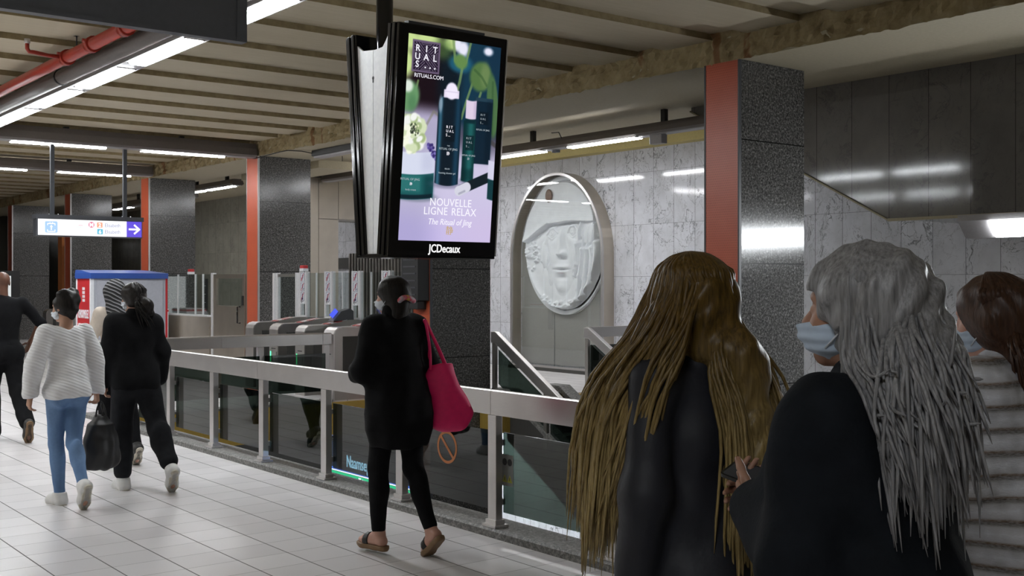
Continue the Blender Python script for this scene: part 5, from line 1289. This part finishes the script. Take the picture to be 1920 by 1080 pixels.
sdf_mesh('bag_body', [ell_(bp_(.02, zt - .36), V3(.10, .055, .14), rotb, .05), ell_(bp_(.06, zt - .54), V3(.135, .07, .13), rotb, .06), ell_(bp_(.10, zt - .60), V3(.12, .065, .09), rotb @ roty(.3), .05), ell_(bp_(.03, zt - .62), V3(.09, .07, .07), rotb, .05), cap_(bp_(.08, zt - .40), bp_(.19, zt - .575), .05, .028, .06), cut_((0, 0, zt - .265), -DN)], .006, M['pink'], t, folds(.012, 16, (16, 11, 8)))
for o in (-.03, .03):
    handbag_strap('strap', [bp_(-.05, zt - .30, o), bp_(-.055, zt - .16, o * .9), bp_(-.075, zt - .03, o * .6), bp_(-.085, zt + .012, 0), bp_(-.06, zt - .03, -o * .2), bp_(.01, zt - .18, o * .7), bp_(.06, zt - .30, o)], .0095, M['pink'], t)

# blonde woman, near, long hair down the back and over the shoulder
p = Fig('nearest person left of pair, long golden hair, dark blue-grey jacket, back turned', (2.244, 2.052), 0, 1.715, SK['pale'],
        [((0, .22, -1), (0, -.10, -1), 0), ((0, -.22, -1), (0, -.55, -.85), 45)], [((-.20, -.08, -1), (-.02, .10, -1)), ((.2, .05, -1), (0, .35, -.95))], 2, (2, -4), True, .92, hh=.006)
p.body(); p.eyes()
sdf_mesh('jacket', p.torso(.020, .06) + p.arm('L', .020, .96, .04, .012) + p.arm('R', .020, .96, .04, .012) + [ell_(p.up(0, 0, .05), V3(.17, .135, .2), p.Rl, .06), cap_(p.neck - V3(0, 0, .02), p.neck + V3(0, 0, .02), .072, .068, .02), cut_(p.up(0, 0, -.13), DN)], .006, M['jacket'], p.root, folds(.010, 17))
sdf_mesh('jeans', p.torso(.008)[:1] + p.torso(.008)[4:6] + p.leg('L', .014, .97) + p.leg('R', .014, .97) + [cut_(p.up(0, 0, .05), -DN)], .007, M['denim'], p.root, folds(.006, 18))
p.shoes(M['shoeblk'], M['shoesole'])
hb_ = sdf_mesh('hair', p.skull(.022) + [cap_(p.hd(0, -.045, -.0), p.hd(.01, -.06, -.10), .085, .085, .05), cap_(p.hd(-.05, .0, -.03), p.hd(-.07, .045, -.12), .05, .05, .04), cap_(p.hd(.05, .0, -.03), p.hd(.06, .04, -.12), .045, .045, .04),
      cap_(p.up(.05, -.12, .56), p.up(.06, -.175, .14), .07, .055, .05), cap_(p.hd(-.07, .03, -.08), p.up(-.15, .10, .50), .05, .055, .05), cap_(p.up(-.15, .10, .50), p.up(-.14, .20, .16), .055, .05, .04), p.facecut()], .006, M['hblond'], p.root, folds(.008, 19, (40, 26, 16)))
locks(p, [(460, 120, 230, [(.045, -.115, .55, .16, 0, 0), (.06, -.165, .36, .20, 0, 0)], (.055, -.175, .06, .20, 0, 0), (.022, .018, .035), .0058, .008),
          (420, 245, 318, [(-.15, .03, .605, .02, .13, 0), (-.205, .13, .42, .02, .14, 0)], (-.17, .215, .10, .03, .15, 0), (.020, .024, .035), .0058, .008),
          (150, 222, 262, [(-.13, -.06, .605, .03, .06, 0), (-.20, -.02, .46, .02, .08, 0)], (-.215, .07, .22, 0, .12, 0), (.016, .016, .035), .0058, .008),
          (40, 40, 110, [(.10, .04, .56, 0, .06, 0), (.13, .12, .36, 0, .06, 0)], (.13, .15, .14, 0, .08, 0), (.02, .02, .03), .0075, .010)], 'hair_strands', M['hblond'], hb_, 21)

# grey-haired woman with mask, black coat, phone in hand
p = Fig('nearest person with long silver grey hair, face mask and black coat, holding a phone', (1.955, 1.31), 3, 1.715, SK['olive'],
        [((0, .22, -1), (0, -.10, -1), 0), ((0, -.22, -1), (0, -.55, -.85), 45)], [((-.08, .12, -1), (.55, .80, .24)), ((.12, .25, -1), (-.25, .95, .1))], 3, (12, 0), True, 1.08, hh=.0055,
        hands={'L': {'palm': V3(.55, -.1, .8), 'curl': 50}})
p.body(); p.eyes()
L = p.torso(.034, .06) + p.arm('L', .034, .97, .05, .012) + p.arm('R', .034, .97, .05, .012) + [ell_(p.up(0, 0, .1), V3(.20, .165, .2), p.Rl, .06), cap_(p.up(0, -.01, .05), p.up(0, -.03, -.35), .175, .19, .08), ell_(p.up(0, -.02, -.2), V3(.22, .20, .3), p.Rl, .06), cap_(p.neck - V3(0, 0, .02), p.neck + V3(0, 0, .02), .08, .075, .02), cut_(p.up(0, 0, -.42), DN)]
sdf_mesh('coat', L, .006, M['navycloth'], p.root, folds(.011, 20))
sdf_mesh('trousers', p.torso(.006)[:1] + p.leg('L', .014, .96) + p.leg('R', .014, .96) + [cut_(p.up(0, 0, -.02), -DN)], .007, M['blkcloth'], p.root, folds(.006, 22))
p.shoes(M['shoeblk'], M['shoeblk']); p.mask(M['maskb'], M['maskw'])
hb_ = sdf_mesh('hair', p.skull(.024) + [ell_(p.hd(0, -.05, .04), V3(.10, .09, .085), p.Rh, .03), cap_(p.hd(0, -.07, .0), p.hd(0, -.10, -.10), .095, .10, .05), cap_(p.hd(0, -.10, -.10), p.up(-.03, -.13, .54), .085, .065, .05), p.facecut()], .006, M['hgrey'], p.root, folds(.010, 23, (40, 26, 16)))
locks(p, [(950, 105, 255, [(-.02, -.14, .62, .18, 0, 0), (-.04, -.165, .53, .17, 0, 0)], (-.05, -.18, .42, .16, 0, 0), (.024, .026, .045), .0050, .007),
          (170, 250, 268, [(-.095, -.05, .60, .0, .05, 0), (-.12, -.11, .52, 0, .05, 0)], (-.13, -.15, .42, 0, .05, 0), (.016, .022, .035), .0050, .007)], 'hair_strands', M['hgrey'], hb_, 24)
bpy.context.view_layer.update(); mw = p.root.matrix_world; wl = Vector(p.J['wrL']); fd = Vector(nrm(p.J['wrL'] - p.J['elL']))
hp = mw @ (wl + fd * .085 + Vector((.012, -.01, .028)))
t = empty('phone', hp, R(3), 'dark phone in the raised hand of the grey haired woman', 'phone')
MB().prism(rounded(.072, .15, .01), 2, -.004, .004).build('phone_body', M['black'], t).rotation_euler = (R(12), R(-20), 0)
MB().prism(rounded(.064, .138, .006), 2, .0042, .005).build('phone_screen', M['dgrey'], t).rotation_euler = (R(12), R(-20), 0)

# brown-haired woman in tweed coat at the right edge
p = Fig('person with brown bob, pale blue mask and grey white tweed coat at the right edge', (3.12, 1.66), 5, 1.665, SK['pale'],
        [((0, .22, -1), (0, -.10, -1), 0), ((0, -.22, -1), (0, -.55, -.85), 45)], [((-.16, .10, -1), (.02, .50, -1)), ((.16, .05, -1), (0, .4, -1))], 4, (4, -8), True, 1.06, hh=.006, hands={'L': {'curl': 100}})
p.body(); p.eyes()
L = p.torso(.036, .06) + p.arm('L', .036, .93, .05, .016) + p.arm('R', .036, .93, .05, .016) + [ell_(p.up(0, 0, .1), V3(.20, .165, .2), p.Rl, .06), cap_(p.up(0, -.01, .05), p.up(0, -.02, -.30), .175, .185, .08), ell_(p.up(0, -.01, -.2), V3(.215, .19, .28), p.Rl, .06), cap_(p.neck - V3(0, 0, .03), p.neck + V3(0, 0, .01), .085, .08, .02), cut_(p.up(0, 0, -.36), DN)]
sdf_mesh('coat', L, .006, M['tweed'], p.root, folds(.009, 25))
sdf_mesh('trousers', p.torso(.006)[:1] + p.leg('L', .014, .96) + p.leg('R', .014, .96) + [cut_(p.up(0, 0, -.02), -DN)], .007, M['blkcloth'], p.root, folds(.006, 26))
p.shoes(M['shoeblk'], M['shoeblk']); p.mask(M['maskb'], M['maskw'])
hb_ = sdf_mesh('hair', p.skull(.02) + [ell_(p.hd(0, -.04, .045), V3(.09, .095, .08), p.Rh, .03), cap_(p.hd(0, -.055, -.02), p.hd(0, -.075, -.12), .085, .075, .05), p.facecut()], .006, M['hbrown'], p.root, folds(.007, 27, (40, 26, 16)))
locks(p, [(300, 95, 265, [(0, -.10, .63, .20, .0, 0)], (0, -.125, .54, .20, 0, 0), (.012, .014, .015), .0065, .004)], 'hair_strands', M['hbrown'], hb_, 28)
bpy.context.view_layer.update(); mw = p.root.matrix_world; hl = mw @ Vector(p.J['wrL'] + nrm(p.J['wrL'] - p.J['elL']) * .10)
t = empty('handbag', (hl.x, hl.y, 0), R(5), 'black handbag carried low by the woman in tweed coat', 'bag')
z_ = hl.z
sdf_mesh('bag_body', [ell_((0, 0, z_ - .27), V3(.075, .17, .13), None, .05), ell_((0, 0, z_ - .33), V3(.08, .18, .08), None, .05)], .007, M['blackm'], t, folds(.006, 29))
for o in (-.03, .03): handbag_strap('strap', [(o, -.10, z_ - .20), (o * .6, -.06, z_ - .07), (o * .2, 0, z_ - .005), (o * .6, .06, z_ - .07), (o, .10, z_ - .20)], .008, M['blackm'], t)
